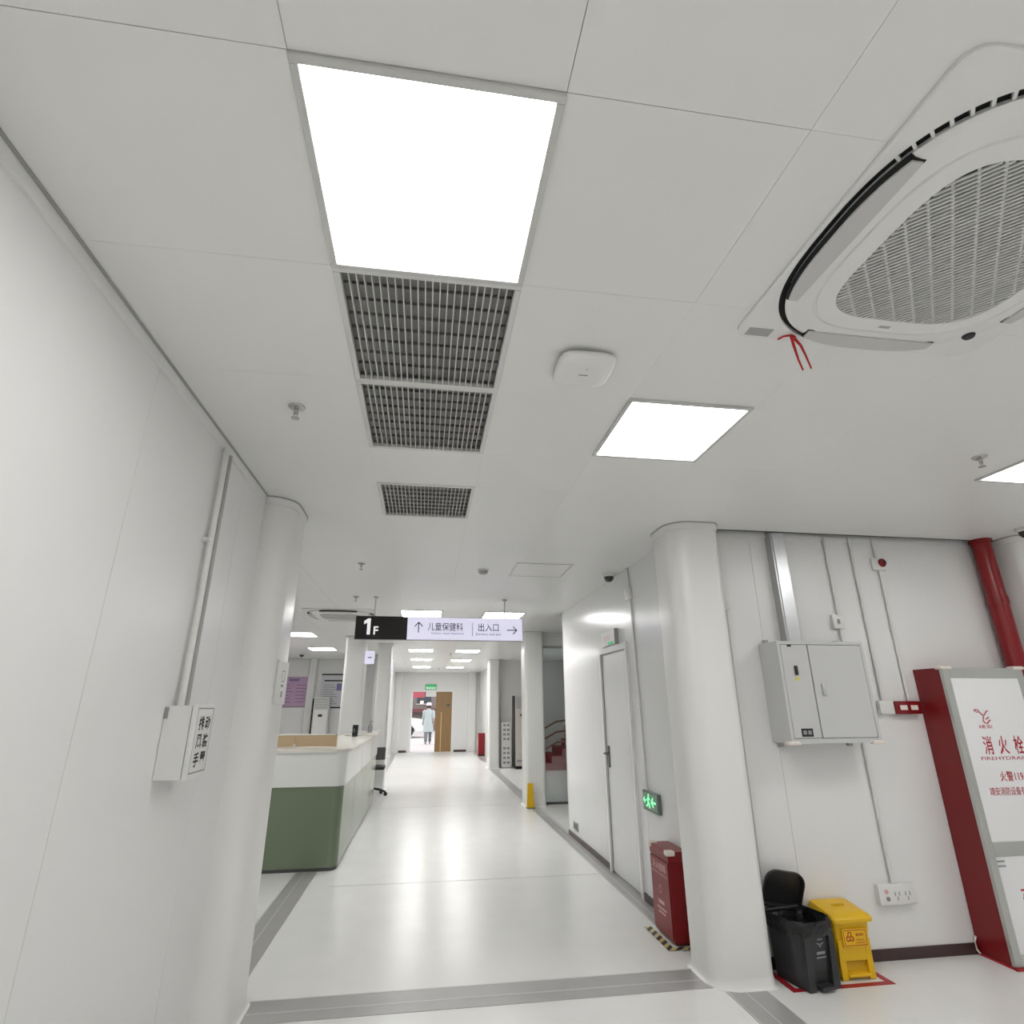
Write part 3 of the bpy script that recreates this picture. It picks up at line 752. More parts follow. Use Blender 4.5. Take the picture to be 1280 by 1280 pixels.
obj('cover', box(B(), 2.578, 2.676, 3.757, 3.766, cz1 + .003, ZC - .001, .002), 'metal', tk)
obj('side_lip', box(B(), 2.558, 2.563, 3.757, YB - .001, cz1 + .003, ZC - .001), 'trimgrey', tk)
yc = YB - .016
conduit('white conduit dropping into the top right of the electrical cabinet', [(3.052, yc, ZC - .002), (3.052, yc, 2.148)], .011)
conduit('short white conduit from the small switch box to the grey cabinet', [(3.045, yc, 2.043), (3.045, yc, 1.93)], .011)
conduit('long white conduit running down to the white junction box', [(3.272, yc, ZC - .002), (3.272, yc, 1.536)], .0115)
conduit('white conduit from the fire alarm sounder down to the red module', [(3.484, yc, 2.50), (3.480, yc, 1.532)], .0105, [((3.482, yc, 2.05), (0, 1, 0), (.03, .026, .012))])
conduit('short white conduit between the ceiling and the fire alarm sounder', [(3.478, yc, ZC - .002), (3.482, yc, 2.60)], .0105)
conduit('white conduit from under the electrical cabinet down to the double socket', [(3.052, yc, 1.268), (3.060, yc, .415)], .0115)
def plate_box(name, label, cat, x0, x1, z0, z1, d=.035, m='plastic'):
    t = thing(name, label, cat, ((x0 + x1) / 2, YB, z0))
    obj('back_box', box(B(), x0, x1, YB - d * .7, YB - .001, z0, z1, .002), m, t)
    obj('face_plate', box(B(), x0 - .002, x1 + .002, YB - d, YB - d * .68, z0 - .002, z1 + .002, .004, 2), m, t, smooth=40)
    return t
t = plate_box('switch_box', 'small white switch box above the electrical cabinet', 'switch box', 2.985, 3.070, 2.045, 2.145)
obj('toggle', box(B(), 3.018, 3.036, YB - .042, YB - .034, 2.08, 2.112, .002), 'greyprint', t)
t = plate_box('junction_box', 'white junction box left of the red alarm module', 'junction box', 3.225, 3.335, 1.448, 1.534)
t = plate_box('alarm_module', 'red alarm module box touching the hydrant cabinet', 'alarm module', 3.340, 3.545, 1.446, 1.530, .045, 'red')
for k in range(2): obj('label_window', box(B(), 3.375 + k * .085, 3.432 + k * .085, YB - .0465, YB - .0448, 1.472, 1.504), 'foam', t)
t = plate_box('wall_socket', 'white double wall socket low on the wall beside the yellow bin', 'socket', 2.935, 3.195, .302, .412, .04)
for k, (x, z, m_) in enumerate(((2.985, .375, 'pinkprint'), (2.990, .335, 'greyprint'))):
    obj('indicator', cyl(B(), (x, YB - .044, z), (x, YB - .039, z), .013, 14), m_, t)
for x in (3.06, 3.135):
    bm = B(); box(bm, x - .018, x - .012, YB - .0412, YB - .0398, .35, .372); box(bm, x + .012, x + .018, YB - .0412, YB - .0398, .35, .372); box(bm, x - .003, x + .003, YB - .0412, YB - .0398, .325, .345)
    obj('socket_slot', bm, 'greyprint', t)
al = thing('alarm_sounder', 'white fire alarm sounder with red lens on the wall conduit', 'alarm', (3.49, YB, 2.50))
obj('base', box(B(), 3.430, 3.545, YB - .026, YB - .001, 2.502, 2.602, .010, 3), 'plastic', al, smooth=40)
lens = B(); bmesh.ops.create_uvsphere(lens, u_segments=20, v_segments=12, radius=.034, matrix=Matrix.Translation((3.512, YB - .026, 2.562)) @ Matrix.Diagonal((1, .7, 1, 1)))
obj('lens', lens, 'red', al, smooth=60)
obj('lens_eye', cyl(B(), (3.512, YB - .053, 2.562), (3.512, YB - .047, 2.562), .012, 12), 'black', al)
t = plate_box('call_button', 'tiny white box with conduit low beside the rounded pillar', 'call button', 2.135, 2.185, 2.17, 2.225, .02)
conduit('thin white conduit running down the wall edge beside the rounded pillar', [(2.16, YB - .008, 2.17), (2.16, YB - .008, .07)], .006)
t2 = thing('fire_pipe', 'red fire pipe from the ceiling down behind the hydrant cabinet', 'pipe', (4.385, 3.745, 0))
obj('pipe', cyl(B(), (4.392, 3.735, .0), (4.392, 3.735, ZC - .001), .066, 24), 'redpipe', t2, smooth=40)
obj('ceiling_collar', cyl(B(), (4.392, 3.735, ZC - .02), (4.392, 3.735, ZC - .0005), .078, 24), 'red', t2, smooth=40)
obj('coupling', cyl(B(), (4.392, 3.735, 2.24), (4.392, 3.735, 2.30), .072, 24), 'redpipe', t2, smooth=40)

# ---- fire hydrant cabinet
hx0, hx1, hy0, hz1 = 3.583, 4.235, 3.60, 1.752
hc = thing('fire_hydrant_cabinet', 'red fire hydrant cabinet with white lettered doors at the right edge', 'hydrant cabinet', (3.91, 3.71, 0))
obj('body', box(B(), hx0, hx1, hy0, YB - .002, .012, hz1, .002), 'red', hc)
fy0, fy1 = hy0 - .028, hy0
bm = B()
box(bm, hx0, hx0 + .052, fy0, fy1, .012, hz1, .003); box(bm, hx1 - .052, hx1, fy0, fy1, .012, hz1, .003)
box(bm, hx0 + .052, hx1 - .052, fy0, fy1, hz1 - .07, hz1, .003); box(bm, hx0 + .052, hx1 - .052, fy0, fy1, .59, .672, .003); box(bm, hx0 + .052, hx1 - .052, fy0, fy1, .012, .075, .003)
obj('door_frame', bm, 'hydalu', hc)
du = obj('door', box(B(), hx0 + .052, hx1 - .052, fy0 + .006, fy1 - .004, .672, hz1 - .07), 'hydwhite', hc)
dw = obj('door', box(B(), hx0 + .052, hx1 - .052, fy0 + .006, fy1 - .004, .075, .59), 'hydwhite', hc)
fy = fy0 + .005
for ch, x in (('消', 3.798), ('火', 3.917), ('栓', 4.040)): obj('lettering', text_bm(ch, .116, (x, fy, 1.245), R3, U3, bold=.012, wscale=.62), 'redprint', du)
for s_, h_, z_, b_, w_ in (('FIREHYDRANT', .021, 1.163, 0, 2.0), ('火警119', .062, 1.052, .01, .8), ('靖安消防设备有限公司', .050, .963, .006, .75)):
    obj('lettering', text_bm(s_, h_, (3.917, fy, z_), R3, U3, bold=b_, wscale=w_), 'redprint', du)
# emblem: a looping bird-like stroke
bm = B()
def zz(pts): return [(3.812 + a * .055, fy - .0005, 1.43 + b * .055) for a, b in pts]
tube(bm, zz([(-1.0, .62), (-.72, .80), (-.42, .72), (-.2, .4), (.05, .15), (.3, .1), (.1, -.15), (-.05, -.5), (.15, -.8), (.5, -.85), (.75, -.6), (1.0, -.45)]), .0035, 6)
tube(bm, zz([(.3, .1), (.5, .3), (.7, .55), (1.0, .62)]), .003, 6); tube(bm, zz([(.35, -.35), (.6, -.3), (.9, -.1)]), .003, 6); tube(bm, zz([(-.8, .55), (-.5, .45)]), .003, 6)
text_bm('靖安', .024, (3.818, fy, 1.362), R3, U3, bm, wscale=2.2)
obj('emblem', bm, 'redprint', du)
obj('lettering', text_bm('灭火器箱', .10, (3.917, fy, .365), R3, U3, bold=.012, wscale=.80), 'redprint', dw)
lk = box(B(), 3.640, 3.690, fy - .006, fy, .562, .570); box(lk, 3.640, 3.690, fy - .006, fy, .535, .543)
obj('door_handle', lk, 'greyprint', dw)
for x in (hx0 + .03, hx1 - .03): obj('corner_foam', box(B(), x - .045, x + .045, fy0 - .010, fy0 + .05, hz1 - .012, hz1 + .012, .009, 3), 'foam', hc, smooth=50)
obj('seal_bead', box(box(B(), hx0 - .010, hx0, fy0 - .008, YB - .002, 0, .012), hx0 - .010, hx1, fy0 - .016, fy0, 0, .012), 'redtape', hc)
obj('hose_end', tube(B(), [(hx0 - .004, YB - .016, .10), (hx0 - .02, YB - .018, .075), (hx0 - .022, YB - .02, .03), (hx0 - .012, YB - .03, .01)], .006, 8), 'foam', hc, smooth=50)

# ---- floor tape
tp = thing('floor_tape', 'red floor tape rectangle under the two bins', 'floor tape', (2.43, 3.65, .002))
for (a, b, c, d) in ((2.10, 2.74, 3.535, 3.575), (2.10, 2.14, 3.575, 3.79), (2.70, 2.74, 3.575, 3.79)):
    obj('tape_strip', box(B(), a, b, c, d, .0005, .0015), 'redtape', tp)

# ================================================================== BINS
def rr_loop(cx, cy, w, d, r, z, n=6, dy0=0.0):
    return [(p[0], p[1], z) for p in rrect(cx - w / 2, cx + w / 2, cy - d / 2, cy + d / 2, r, n)]
bc = (2.266, 3.650)
tb = thing('pedal_bin', 'black pedal bin with its lid standing open', 'bin', (bc[0], bc[1], 0))
bx, by = bc
bm = loft(B(), [rr_loop(bx, by + .01, .235, .225, (.05, .05, .03, .03), .003), rr_loop(bx, by + .01, .240, .230, (.05, .05, .03, .03), .02), rr_loop(bx, by, .272, .268, (.085, .085, .03, .03), .315), rr_loop(bx, by, .256, .250, (.08, .08, .025, .025), .315), rr_loop(bx, by, .245, .24, (.08, .08, .025, .025), .22)])
obj('body', bm, 'binblack', tb, smooth=40)
# front ribs either side of the pedal recess
for s in (-1, 1):
    L = []
    for z, yo, w in ((.003, by - .133, .05), (.02, by - .132, .05), (.15, by - .136, .042), (.30, by - .138, .03)):
        xc = bx + s * (.085 if z < .1 else .088)
        L.append([(xc - w / 2, yo, z), (xc + w / 2, yo, z), (xc + w / 2, yo + .05, z), (xc - w / 2, yo + .05, z)])
    obj('front_rib', loft(B(), L), 'binblack', tb, smooth=30)
obj('pedal_recess', box(B(), bx - .055, bx + .055, by - .1115, by - .09, .004, .085), 'black', tb)
obj('pedal', box(B(), bx - .048, bx + .048, by - .165, by - .09, .012, .030, .007, 3), 'binblack', tb, smooth=40)
# bag folded over the rim
N = 48; loops = []
for (k, (gw, z)) in enumerate(((.246, .25), (.256, .318), (.285, .332), (.296, .315), (.296, .285), (.290, .262))):
    pts = rrect(bx - gw / 2, bx + gw / 2, by - gw / 2 + .002, by + gw / 2 - .002, (.085, .085, .03, .03), 11)
    loops.append([(p[0] + random.uniform(-.003, .003), p[1] + random.uniform(-.003, .003), z + (random.uniform(-.012, .012) if k in (0, 5) else random.uniform(-.003, .003))) for p in pts])
obj('bin_bag', loft(B(), loops, cap=False), 'bag', tb, smooth=80)
L = []
for gw, z in ((.25, .27), (.20, .245), (.12, .232), (.05, .24)):
    L.append([(p[0] + random.uniform(-.008, .008), p[1] + random.uniform(-.008, .008), z + random.uniform(-.014, .014)) for p in rrect(bx - gw / 2, bx + gw / 2, by - gw / 2, by + gw / 2, gw * .3, 7)])
obj('bag_inside', loft(B(), L), 'bag', tb, smooth=80)
# lid open, leaning back
hinge = Vector((bx - .005, by + .125, .325))
ang = math.radians(74)
bm = B()
lo = []
for ins, z in ((0, 0), (0, .018), (.008, .030), (.03, .036)):
    lo.append([(p[0], p[1], z) for p in rrect(-.136 + ins, .136 - ins, -.215 + ins, 0 - ins, (.075 - ins * .8, .075 - ins * .8, .02, .02), 6)])
inner = [(p[0], p[1], 0) for p in rrect(-.128, .128, -.207, -.008, (.07, .07, .015, .015), 6)]
inner2 = [(p[0], p[1], .024) for p in rrect(-.122, .122, -.201, -.014, (.066, .066, .012, .012), 6)]
loft(bm, [inner2, inner] + lo)
mt = Matrix.Translation(hinge) @ Matrix.Rotation(math.radians(-6), 4, 'Z') @ Matrix.Rotation(math.radians(10), 4, 'Y') @ Matrix.Rotation(-ang, 4, 'X')
bmesh.ops.transform(bm, matrix=mt, verts=bm.verts)
obj('lid', bm, 'black', tb, smooth=40)
obj('hinge', cyl(B(), hinge + Vector((-.15, .004, 0)), hinge + Vector((.12, .0, 0)), .013, 12), 'black', tb, smooth=40)
# printed emblem
fyb = by - .1275
def fb(z): return by - .1155 - (z - .02) / .295 * .0175 - .0016
bm = B()
ux = bx + .01
def sl(bm, x0, x1, z0, z1): quad(bm, [(x0, fb(z0), z0), (x1, fb(z0), z0), (x1, fb(z1), z1), (x0, fb(z1), z1)])
def tri(bm, pts): bm.faces.new([bm.verts.new((p[0], fb(p[1]), p[1])) for p in pts])
tri(bm, [(ux - .03, .225), (ux - .008, .213), (ux, .205), (ux - .006, .222)]); tri(bm, [(ux + .03, .225), (ux + .006, .222), (ux, .205), (ux + .008, .213)]); tri(bm, [(ux - .008, .213), (ux, .198), (ux + .008, .213)])
sl(bm, ux - .018, ux + .018, .238, .243)
upb = Vector((0, -.0175 / .295, 1)).normalized()
sl(bm, ux - .03, ux + .03, .168, .182); sl(bm, ux - .034, ux + .034, .150, .157)
obj('emblem', bm, 'greyprint', tb)

tb.rotation_euler = (0, 0, math.radians(10))
yx, yb_ = 2.572, 3.70
ty = thing('pedal_bin', 'yellow medical waste pedal bin with closed lid behind the black bin', 'bin', (yx, yb_, 0))
bm = loft(B(), [rr_loop(yx, yb_ + .012, .205, .150, .015, .003), rr_loop(yx, yb_ + .012, .21, .155, .015, .09), rr_loop(yx, yb_, .232, .20, .02, .285), rr_loop(yx, yb_, .238, .206, .02, .290)])
obj('body', bm, 'yellow', ty, smooth=35)
for s in (-1, 1):
    L = []
    for z, yo, w in ((.003, yb_ - .090, .040), (.10, yb_ - .088, .036), (.20, yb_ - .092, .030)):
        xc = yx + s * .088
        L.append([(xc - w / 2, yo, z), (xc + w / 2, yo, z), (xc + w / 2, yo + .17, z), (xc - w / 2, yo + .17, z)])
    obj('foot', loft(B(), L), 'yellow', ty, smooth=30)
obj('apron', box(B(), yx - .085, yx + .085, yb_ - .088, yb_ - .07, .095, .20), 'yellow', ty)
obj('pedal_recess', box(B(), yx - .075, yx + .075, yb_ - .072, yb_ - .055, .003, .095), 'yellowdark', ty)
obj('pedal', box(B(), yx - .07, yx + .07, yb_ - .105, yb_ - .06, .018, .034, .006, 3), 'yellow', ty, smooth=40)
L = []
for ins, z, tz in ((-.012, .290, 0), (-.014, .308, .012), (-.004, .322, .028), (.03, .330, .034), (.06, .333, .034)):
    pts = rrect(yx - .119 + ins, yx + .119 - ins, yb_ - .108 + ins, yb_ + .104 - ins, .02, 5)
    L.append([(p[0], p[1], z + tz * ((p[1] - (yb_ - .108)) / .212)) for p in pts])
ld = obj('lid', loft(B(), L), 'yellow', ty, smooth=35)
obj('lid_handle', box(B(), yx - .05, yx + .03, yb_ - .02, yb_ - .002, .345, .357, .004), 'yellowdark', ld)
bm = B(); py = yb_ - .1035
for (a, b, c, d) in ((yx - .068, yx + .078, .246, .249), (yx - .068, yx + .078, .172, .175), (yx - .068, yx - .065, .172, .249), (yx + .075, yx + .078, .172, .249)): box(bm, a, b, py - .001, py, c, d)
for k in range(3):
    a = PI / 2 + k * 2 * PI / 3; cx_, cz_ = yx - .03 + .014 * math.cos(a), .214 + .014 * math.sin(a)
    tube(bm, [(cx_ + .011 * math.cos(q * PI / 6 + a - PI * .8), py - .001, cz_ + .011 * math.sin(q * PI / 6 + a - PI * .8)) for q in range(0, 10)], .0028, 5)
cyl(bm, (yx - .03, py - .0015, .214), (yx - .03, py, .214), .005, 10)
text_bm('医疗废物', .015, (yx + .035, py - .0012, .225), R3, U3, bm, bold=.01, wscale=.8); text_bm('MEDICAL', .010, (yx + .035, py - .0012, .200), R3, U3, bm, wscale=.9)
box(bm, yx + .005, yx + .065, py - .001, py, .184, .187)
lb = B(); box(lb, yx - .075, yx + .085, py, py + .016, .165, .256)
obj('label_plate', lb, 'yellow', ty)
obj('biohazard_print', bm, 'redprint', ty)

# ================================================================== RIGHT CORRIDOR WALL: extinguisher box, exit sign, conduit
ex0, ey0, ey1, ez = 1.712, 4.225, 4.555, .545
xb = thing('extinguisher_box', 'dark red fire extinguisher box standing against the rounded pillar', 'extinguisher box', (1.79, 4.39, 0))
obj('body', box(B(), ex0 + .006, 1.862, ey0, ey1, .012, ez, .003), 'red', xb)
lid = obj('lid', box(B(), ex0, 1.866, ey0 - .005, ey1 + .005, ez - .06, ez + .004, .004), 'red', xb)
fr_ = obj('front_panel', box(B(), ex0 - .004, ex0 + .006, ey0 + .008, ey1 - .008, .03, ez - .068, .003), 'red', xb)
RX, UX = (0, -1, 0), (0, 0, 1)
bm = text_bm('灭火器箱', .05, (ex0 - .0045, 4.39, .430), RX, UX, bold=.01, wscale=1.15)
text_bm('FIRE EXTINGUISHER BOX', .016, (ex0 - .0045, 4.39, .385), RX, UX, bm, wscale=1.1)

obj('lettering', bm, 'pinkprint', fr_)
for z_, h_, w_ in ((.20, .022, .10), (.165, .012, .16), (.14, .012, .12)): obj('bar_mark', box(B(), ex0 - .0046, ex0 - .0042, 4.39 - w_ / 2, 4.39 + w_ / 2, z_, z_ + h_), 'pinkprint', fr_)
bm = B(); tube(bm, [(ex0 - .005, 4.39 + .025 * math.cos(a * PI / 6), .29 + .025 * math.sin(a * PI / 6)) for a in range(13)], .003, 5)
obj('emblem', bm, 'pinkprint', fr_)
for y in (ey0 + .01, ey1 - .01): obj('corner_foam', box(B(), ex0 - .012, ex0 + .05, y - .03, y + .03, ez - .02, ez + .012, .009, 3), 'foam', xb, smooth=50)
obj('foot', box(B(), ex0 + .02, 1.85, ey0 + .01, ey1 - .01, .002, .013), 'black', xb)
hz = thing('hazard_tape', 'black and yellow hazard tape on the floor around the red extinguisher box', 'floor tape', (1.75, 4.38, .002))
obj('tape_strip', box(B(), 1.645, 1.695, 4.17, 4.60, .0032, .0042), 'hazard', hz); obj('tape_strip', box(B(), 1.645, 1.86, 4.225 - .055, 4.225 - .012, .0045, .0052), 'hazard', hz)

es = thing('exit_sign', 'green glowing evacuation sign low on the corridor wall', 'exit sign', (XR, 4.83, .71))
obj('housing', box(B(), XR - .028, XR - .001, 4.665, 4.995, .700, .846, .003), 'exitbody', es)
obj('panel', box(B(), XR - .031, XR - .028, 4.680, 4.980, .714, .832), 'exitpanel', es)
def manfig(bm, x, yc, zc, s):
    """running figure and arrow as thin raised bars; y decreases to the viewer's right"""
    def seg(a, b, w):
        A = Vector((x, yc - a[0] * s, zc + a[1] * s)); Bv = Vector((x, yc - b[0] * s, zc + b[1] * s)); d = Bv - A
        obox(bm, Matrix.Translation((A + Bv) / 2) @ Matrix.Rotation(math.atan2(d.z, d.y), 4, 'X'), .001, d.length, w * s)
    cyl(bm, (x - .0005, yc - .05 * s, zc + .42 * s), (x + .0005, yc - .05 * s, zc + .42 * s), .11 * s, 10)
    seg((0, .28), (-.10, -.08), .17); seg((0, .25), (.28, .12), .09); seg((0, .25), (-.30, .10), .09)
    seg((-.10, -.05), (.18, -.20), .12); seg((.18, -.20), (.12, -.48), .11); seg((-.10, -.05), (-.22, -.32), .12); seg((-.22, -.32), (-.48, -.36), .10)
def warrow(bm, x, yc, zc, s):
    def seg(a, b, w):
        A = Vector((x, yc - a[0] * s, zc + a[1] * s)); Bv = Vector((x, yc - b[0] * s, zc + b[1] * s)); d = Bv - A
        obox(bm, Matrix.Translation((A + Bv) / 2) @ Matrix.Rotation(math.atan2(d.z, d.y), 4, 'X'), .001, d.length, w * s)
    seg((-.5, 0), (.5, 0), .16); seg((-.5, 0), (-.1, .35), .16); seg((-.5, 0), (-.1, -.35), .16)
bm = B(); manfig(bm, XR - .0318, 4.86, .775, .105); warrow(bm, XR - .0318, 4.755, .775, .09); warrow(bm, XR - .0318, 4.935, .775, .06)
obj('pictogram', bm, 'exitglow', es)
conduit('thin white conduit along the corridor wall down to the green exit sign', [(XR - .010, 4.985, 2.46), (XR - .010, 4.93, .846)], .0085, [((XR - .010, 4.952, 1.5), (1, 0, 0), (.024, .03, .012))])
conduit('short white conduit from the ceiling to the box above the corridor door', [(XR - .010, 5.02, ZC - .001), (XR - .010, 5.0, 2.56)], .0085)
jb = thing('junction_box', 'white round-cornered junction box high on the glossy corridor wall', 'junction box', (XR, 5.0, 2.45))
obj('back_box', box(B(), XR - .035, XR - .001, 4.955, 5.075, 2.455, 2.56, .008, 2), 'plastic', jb, smooth=40)
obj('cover', cyl(B(), (XR - .042, 5.02, 2.515), (XR - .034, 5.02, 2.515), .038, 16), 'plastic', jb, smooth=40)
ds = thing('door_exit_sign', 'white sign box above the white corridor door', 'sign', (XR, 5.62, 2.10))
obj('housing', box(B(), XR - .04, XR - .001, 5.43, 5.86, 2.095, 2.24, .003), 'plastic', ds)
obj('side_cap', box(B(), XR - .042, XR - .001, 5.418, 5.431, 2.092, 2.243), 'trimgrey', ds)
obj('green_band', box(B(), XR - .0415, XR - .039, 5.47, 5.64, 2.10, 2.125), 'exitgreen', ds)
obj('lettering', text_bm('安全出口', .05, (XR - .0406, 5.65, 2.175), (0, -1, 0), U3, bold=.005), 'pinkprint', ds)
ol = thing('floor_outlet', 'grey outlet low on the corridor wall near the opening', 'socket', (XR, 7.4, .11))
obj('face_plate', box(B(), XR - .012, XR - .001, 7.30, 7.50, .105, .195, .003), 'trimgrey', ol)
bm = B(); box(bm, XR - .0135, XR - .0118, 7.33, 7.385, .12, .18); box(bm, XR - .0135, XR - .0118, 7.415, 7.47, .12, .18)
obj('socket_slot', bm, 'cabdark', ol)

# ================================================================== RECEPTION
cx_r, cy_n, cy_f, cx_l = -.78, 6.50, 10.75, -3.2
ct = thing('reception_counter', 'L-shaped reception counter with sage green base and white upper band', 'counter', (-1.0, 8.0, 0))
def lpoly(o):   # L outline; o = outward offset
    r = .10 + o
    pts = [(cx_l, cy_n - o)]
    for k in range(9):
        a = -PI / 2 + k * PI / 16
        pts.append((cx_r + o - r + r * math.cos(a), cy_n - o + r + r * math.sin(a)))
    pts += [(cx_r + o, cy_f), (cx_r - .50, cy_f), (cx_r - .50, cy_n + .50), (cx_l, cy_n + .50)]
    return pts
obj('kick_plate', prism(B(), lpoly(-.012), 0, .03), 'cabdark', ct, smooth=40)
obj('green_base', prism(B(), lpoly(0), .03, .748), 'green', ct, smooth=40)
obj('white_band', prism(B(), lpoly(.012), .752, 1.072), 'counter', ct, smooth=40)
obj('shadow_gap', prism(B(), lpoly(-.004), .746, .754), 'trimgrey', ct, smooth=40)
obj('worktop', prism(B(), lpoly(.030), 1.072, 1.100), 'countertop', ct, smooth=40)
for y in (8.15, 9.55): obj('panel_joint', box(B(), cx_r + .0115, cx_r + .0135, y - .008, y + .008, .755, 1.07), 'trimgrey', ct)
for y in (7.6, 8.7, 9.8): obj('panel_joint', box(B(), cx_r - .001, cx_r + .0012, y - .004, y + .004, .035, .745), 'trimgrey', ct)
obj('raised_end', box(B(), cx_r - .42, cx_r + .05, 9.6, 10.76, 1.101, 1.13, .006), 'countertop', ct)
bs = thing('counter_screen', 'low beech wood screen standing on the reception counter', 'screen panel', (-1.5, 6.88, 1.101))
for (a, b) in ((-2.45, -1.905), (-1.90, -1.375), (-1.37, -.945)):
    obj('panel', box(B(), a, b, 6.86, 6.88, 1.108, 1.222), 'beech', bs)
obj('top_rail', box(B(), -2.46, -.935, 6.852, 6.888, 1.222, 1.236, .003), 'countertop', bs)
for x in (-1.9025, -1.3725): obj('foot_clip', box(B(), x - .012, x + .012, 6.845, 6.895, 1.101, 1.135, .003), 'plastic', bs)
obj('end_post', box(B(), -.945, -.930, 6.852, 6.888, 1.101, 1.236), 'beech', bs)
ph = thing('desk_phone', 'small dark card reader standing on the counter by the pillar', 'card reader', (-1.0, 9.3, 1.10))
obj('base', box(B(), -1.05, -.97, 9.27, 9.35, 1.101, 1.115, .004), 'black', ph); obj('screen', obox(B(), Matrix.Translation((-1.01, 9.315, 1.19)) @ Matrix.Rotation(-.2, 4, 'X'), .085, .018, .15, .005), 'screen', ph, smooth=40)
ph2 = thing('sanitiser_bottle', 'small grey pump bottle at the far end of the counter', 'bottle', (-.845, 9.9, 1.13))
obj('bottle', lathe(B(), [(0, 1.131), (.035, 1.131), (.036, 1.21), (.03, 1.235), (.014, 1.25), (.014, 1.265), (0, 1.265)], (-.845, 9.9, 0)), 'greyprint', ph2, smooth=40)
obj('pump', box(cyl(B(), (-.845, 9.9, 1.26), (-.845, 9.9, 1.295), .005, 8), -.853, -.80, 9.892, 9.908, 1.293, 1.303), 'black', ph2)
# seated-height items behind the screen
mn = thing('office_monitor', 'dark monitor top showing above the beech screen', 'monitor', (-2.3, 8.0, .75))
obj('screen', box(B(), -2.62, -2.03, 7.98, 8.01, .95, 1.27, .006), 'screen', mn); obj('stand', box(box(B(), -2.36, -2.29, 8.01, 8.03, .76, 1.05), -2.45, -2.2, 7.93, 8.1, .75, .765), 'black', mn)
dk = thing('reception_desk', 'pale desk behind the reception counter', 'desk', (-2.3, 8.0, 0))
obj('desk_top', box(B(), -2.9, -1.35, 7.6, 8.35, .72, .748, .004), 'countertop', dk)
for x, y in ((-2.86, 7.64), (-1.39, 7.64), (-2.86, 8.31), (-1.39, 8.31)): obj('leg', box(B(), x - .025, x + .025, y - .025, y + .025, 0, .72), 'trimgrey', dk)
# notices on the back wall
def board(label, x0, x1, z0, z1, m, cat='notice board', y=16.18):
    t = thing('notice_board', label, cat, ((x0 + x1) / 2, y, z0), 'notices on the reception wall')
    obj('sheet', box(B(), x0, x1, y - .015, y - .001, z0, z1), m, t)
    return t
t = board('pink notice board with printed columns on the reception back wall', -3.80, -3.02, 1.56, 2.30, 'pink'); yy = 16.164
obj('bottom_rail', box(B(), -3.82, -3.0, yy - .004, 16.179, 1.53, 1.56), 'greyprint', t)
bm = box(B(), -3.56, -3.30, yy - .001, yy + .0005, 2.19, 2.25)
for r_ in range(6):
    for c_ in range(2): box(bm, -3.74 + c_ * .38, -3.74 + c_ * .38 + .20 + .08 * ((r_ * 7 + c_) % 3) / 2, yy - .001, yy + .0005, 2.08 - r_ * .085, 2.10 - r_ * .085)
obj('printing', bm, 'lilac', t)
t = board('white notice board with heavy black rails behind the standing air conditioner', -2.74, -1.62, 1.50, 2.37, 'paper')
for z in (2.345, 2.185, 1.505): obj('rail', box(B(), -2.74 if z > 2.3 else -2.66, -1.62, yy - .006, yy + .002, z, z + .035), 'black', t)
obj('portrait', box(B(), -2.33, -2.20, yy - .002, yy, 1.95, 2.13), 'lilac', t)
bm = B()
for r_ in range(9):
    for x in (-2.66, -2.05): box(bm, x, x + .26 + .05 * (r_ % 3), yy - .001, yy + .0005, 2.09 - r_ * .06, 2.105 - r_ * .06)
obj('printing', bm, 'greyprint', t)
for x in (-2.12,): obj('divider', box(B(), x - .012, x + .012, yy - .004, yy + .002, 1.54, 2.185), 'greyprint', t)
obj('title', box(B(), -2.05, -1.75, yy - .001, yy + .0005, 2.255, 2.29), 'blackprint', t)
ac2 = thing('standing_air_conditioner', 'white floor standing air conditioner against the reception back wall', 'air conditioner', (-2.60, 15.9, 0))
obj('body', prism(B(), rrect(-2.80, -2.42, 15.72, 16.05, .04), .02, 1.78), 'plastic', ac2, smooth=40)
obj('outlet', box(B(), -2.77, -2.45, 15.705, 15.722, 1.48, 1.74), 'trimgrey', ac2)
for k in range(6): obj('louvre', box(B(), -2.76, -2.46, 15.695, 15.708, 1.50 + k * .038, 1.512 + k * .038), 'plastic', ac2)
obj('display', box(B(), -2.66, -2.56, 15.708, 15.721, 1.30, 1.36), 'black', ac2)
obj('plinth', box(B(), -2.79, -2.43, 15.73, 16.04, 0, .02), 'black', ac2)
obj('side_gap', box(B(), -2.835, -2.805, 15.76, 16.04, 0, 1.74), 'black', ac2)
# projecting signs on the left pillars
for k, (x0, x1, y, z0, z1, lab) in enumerate(((-1.10, -.935, 10.78, 2.26, 2.49, 'white projecting sign on the pillar behind the counter'), (-.965, -.84, 15.55, 2.33, 2.55, 'white projecting sign on the farthest left pillar'))):
    t = thing('projecting_sign', lab, 'sign', ((x0 + x1) / 2, y, z0), 'projecting signs')
    obj('panel', box(B(), x0, x1, y - .02, y + .015, z0, z1, .004), 'signlit', t)
    obj('arm', box(B(), x0 - .03, x0 + .02, y - .008, y + .012, z1 - .07, z1 - .045), 'alu', t)
    obj('bar_mark', box(B(), (x0 + x1) / 2 - .035, (x0 + x1) / 2 + .035, y - .0212, y - .020, (z0 + z1) / 2 - .012, (z0 + z1) / 2 + .012), 'greyprint', t)
ch = thing('office_chair', 'dark swivel chair peeking out past the end of the counter', 'chair', (-.86, 11.55, 0))
obj('seat', box(B(), -1.06, -.66, 11.35, 11.75, .44, .50, .02, 3), 'black', ch, smooth=40)
obj('backrest', box(B(), -1.04, -.68, 11.73, 11.78, .58, .80, .02, 3), 'cabdark', ch, smooth=40)
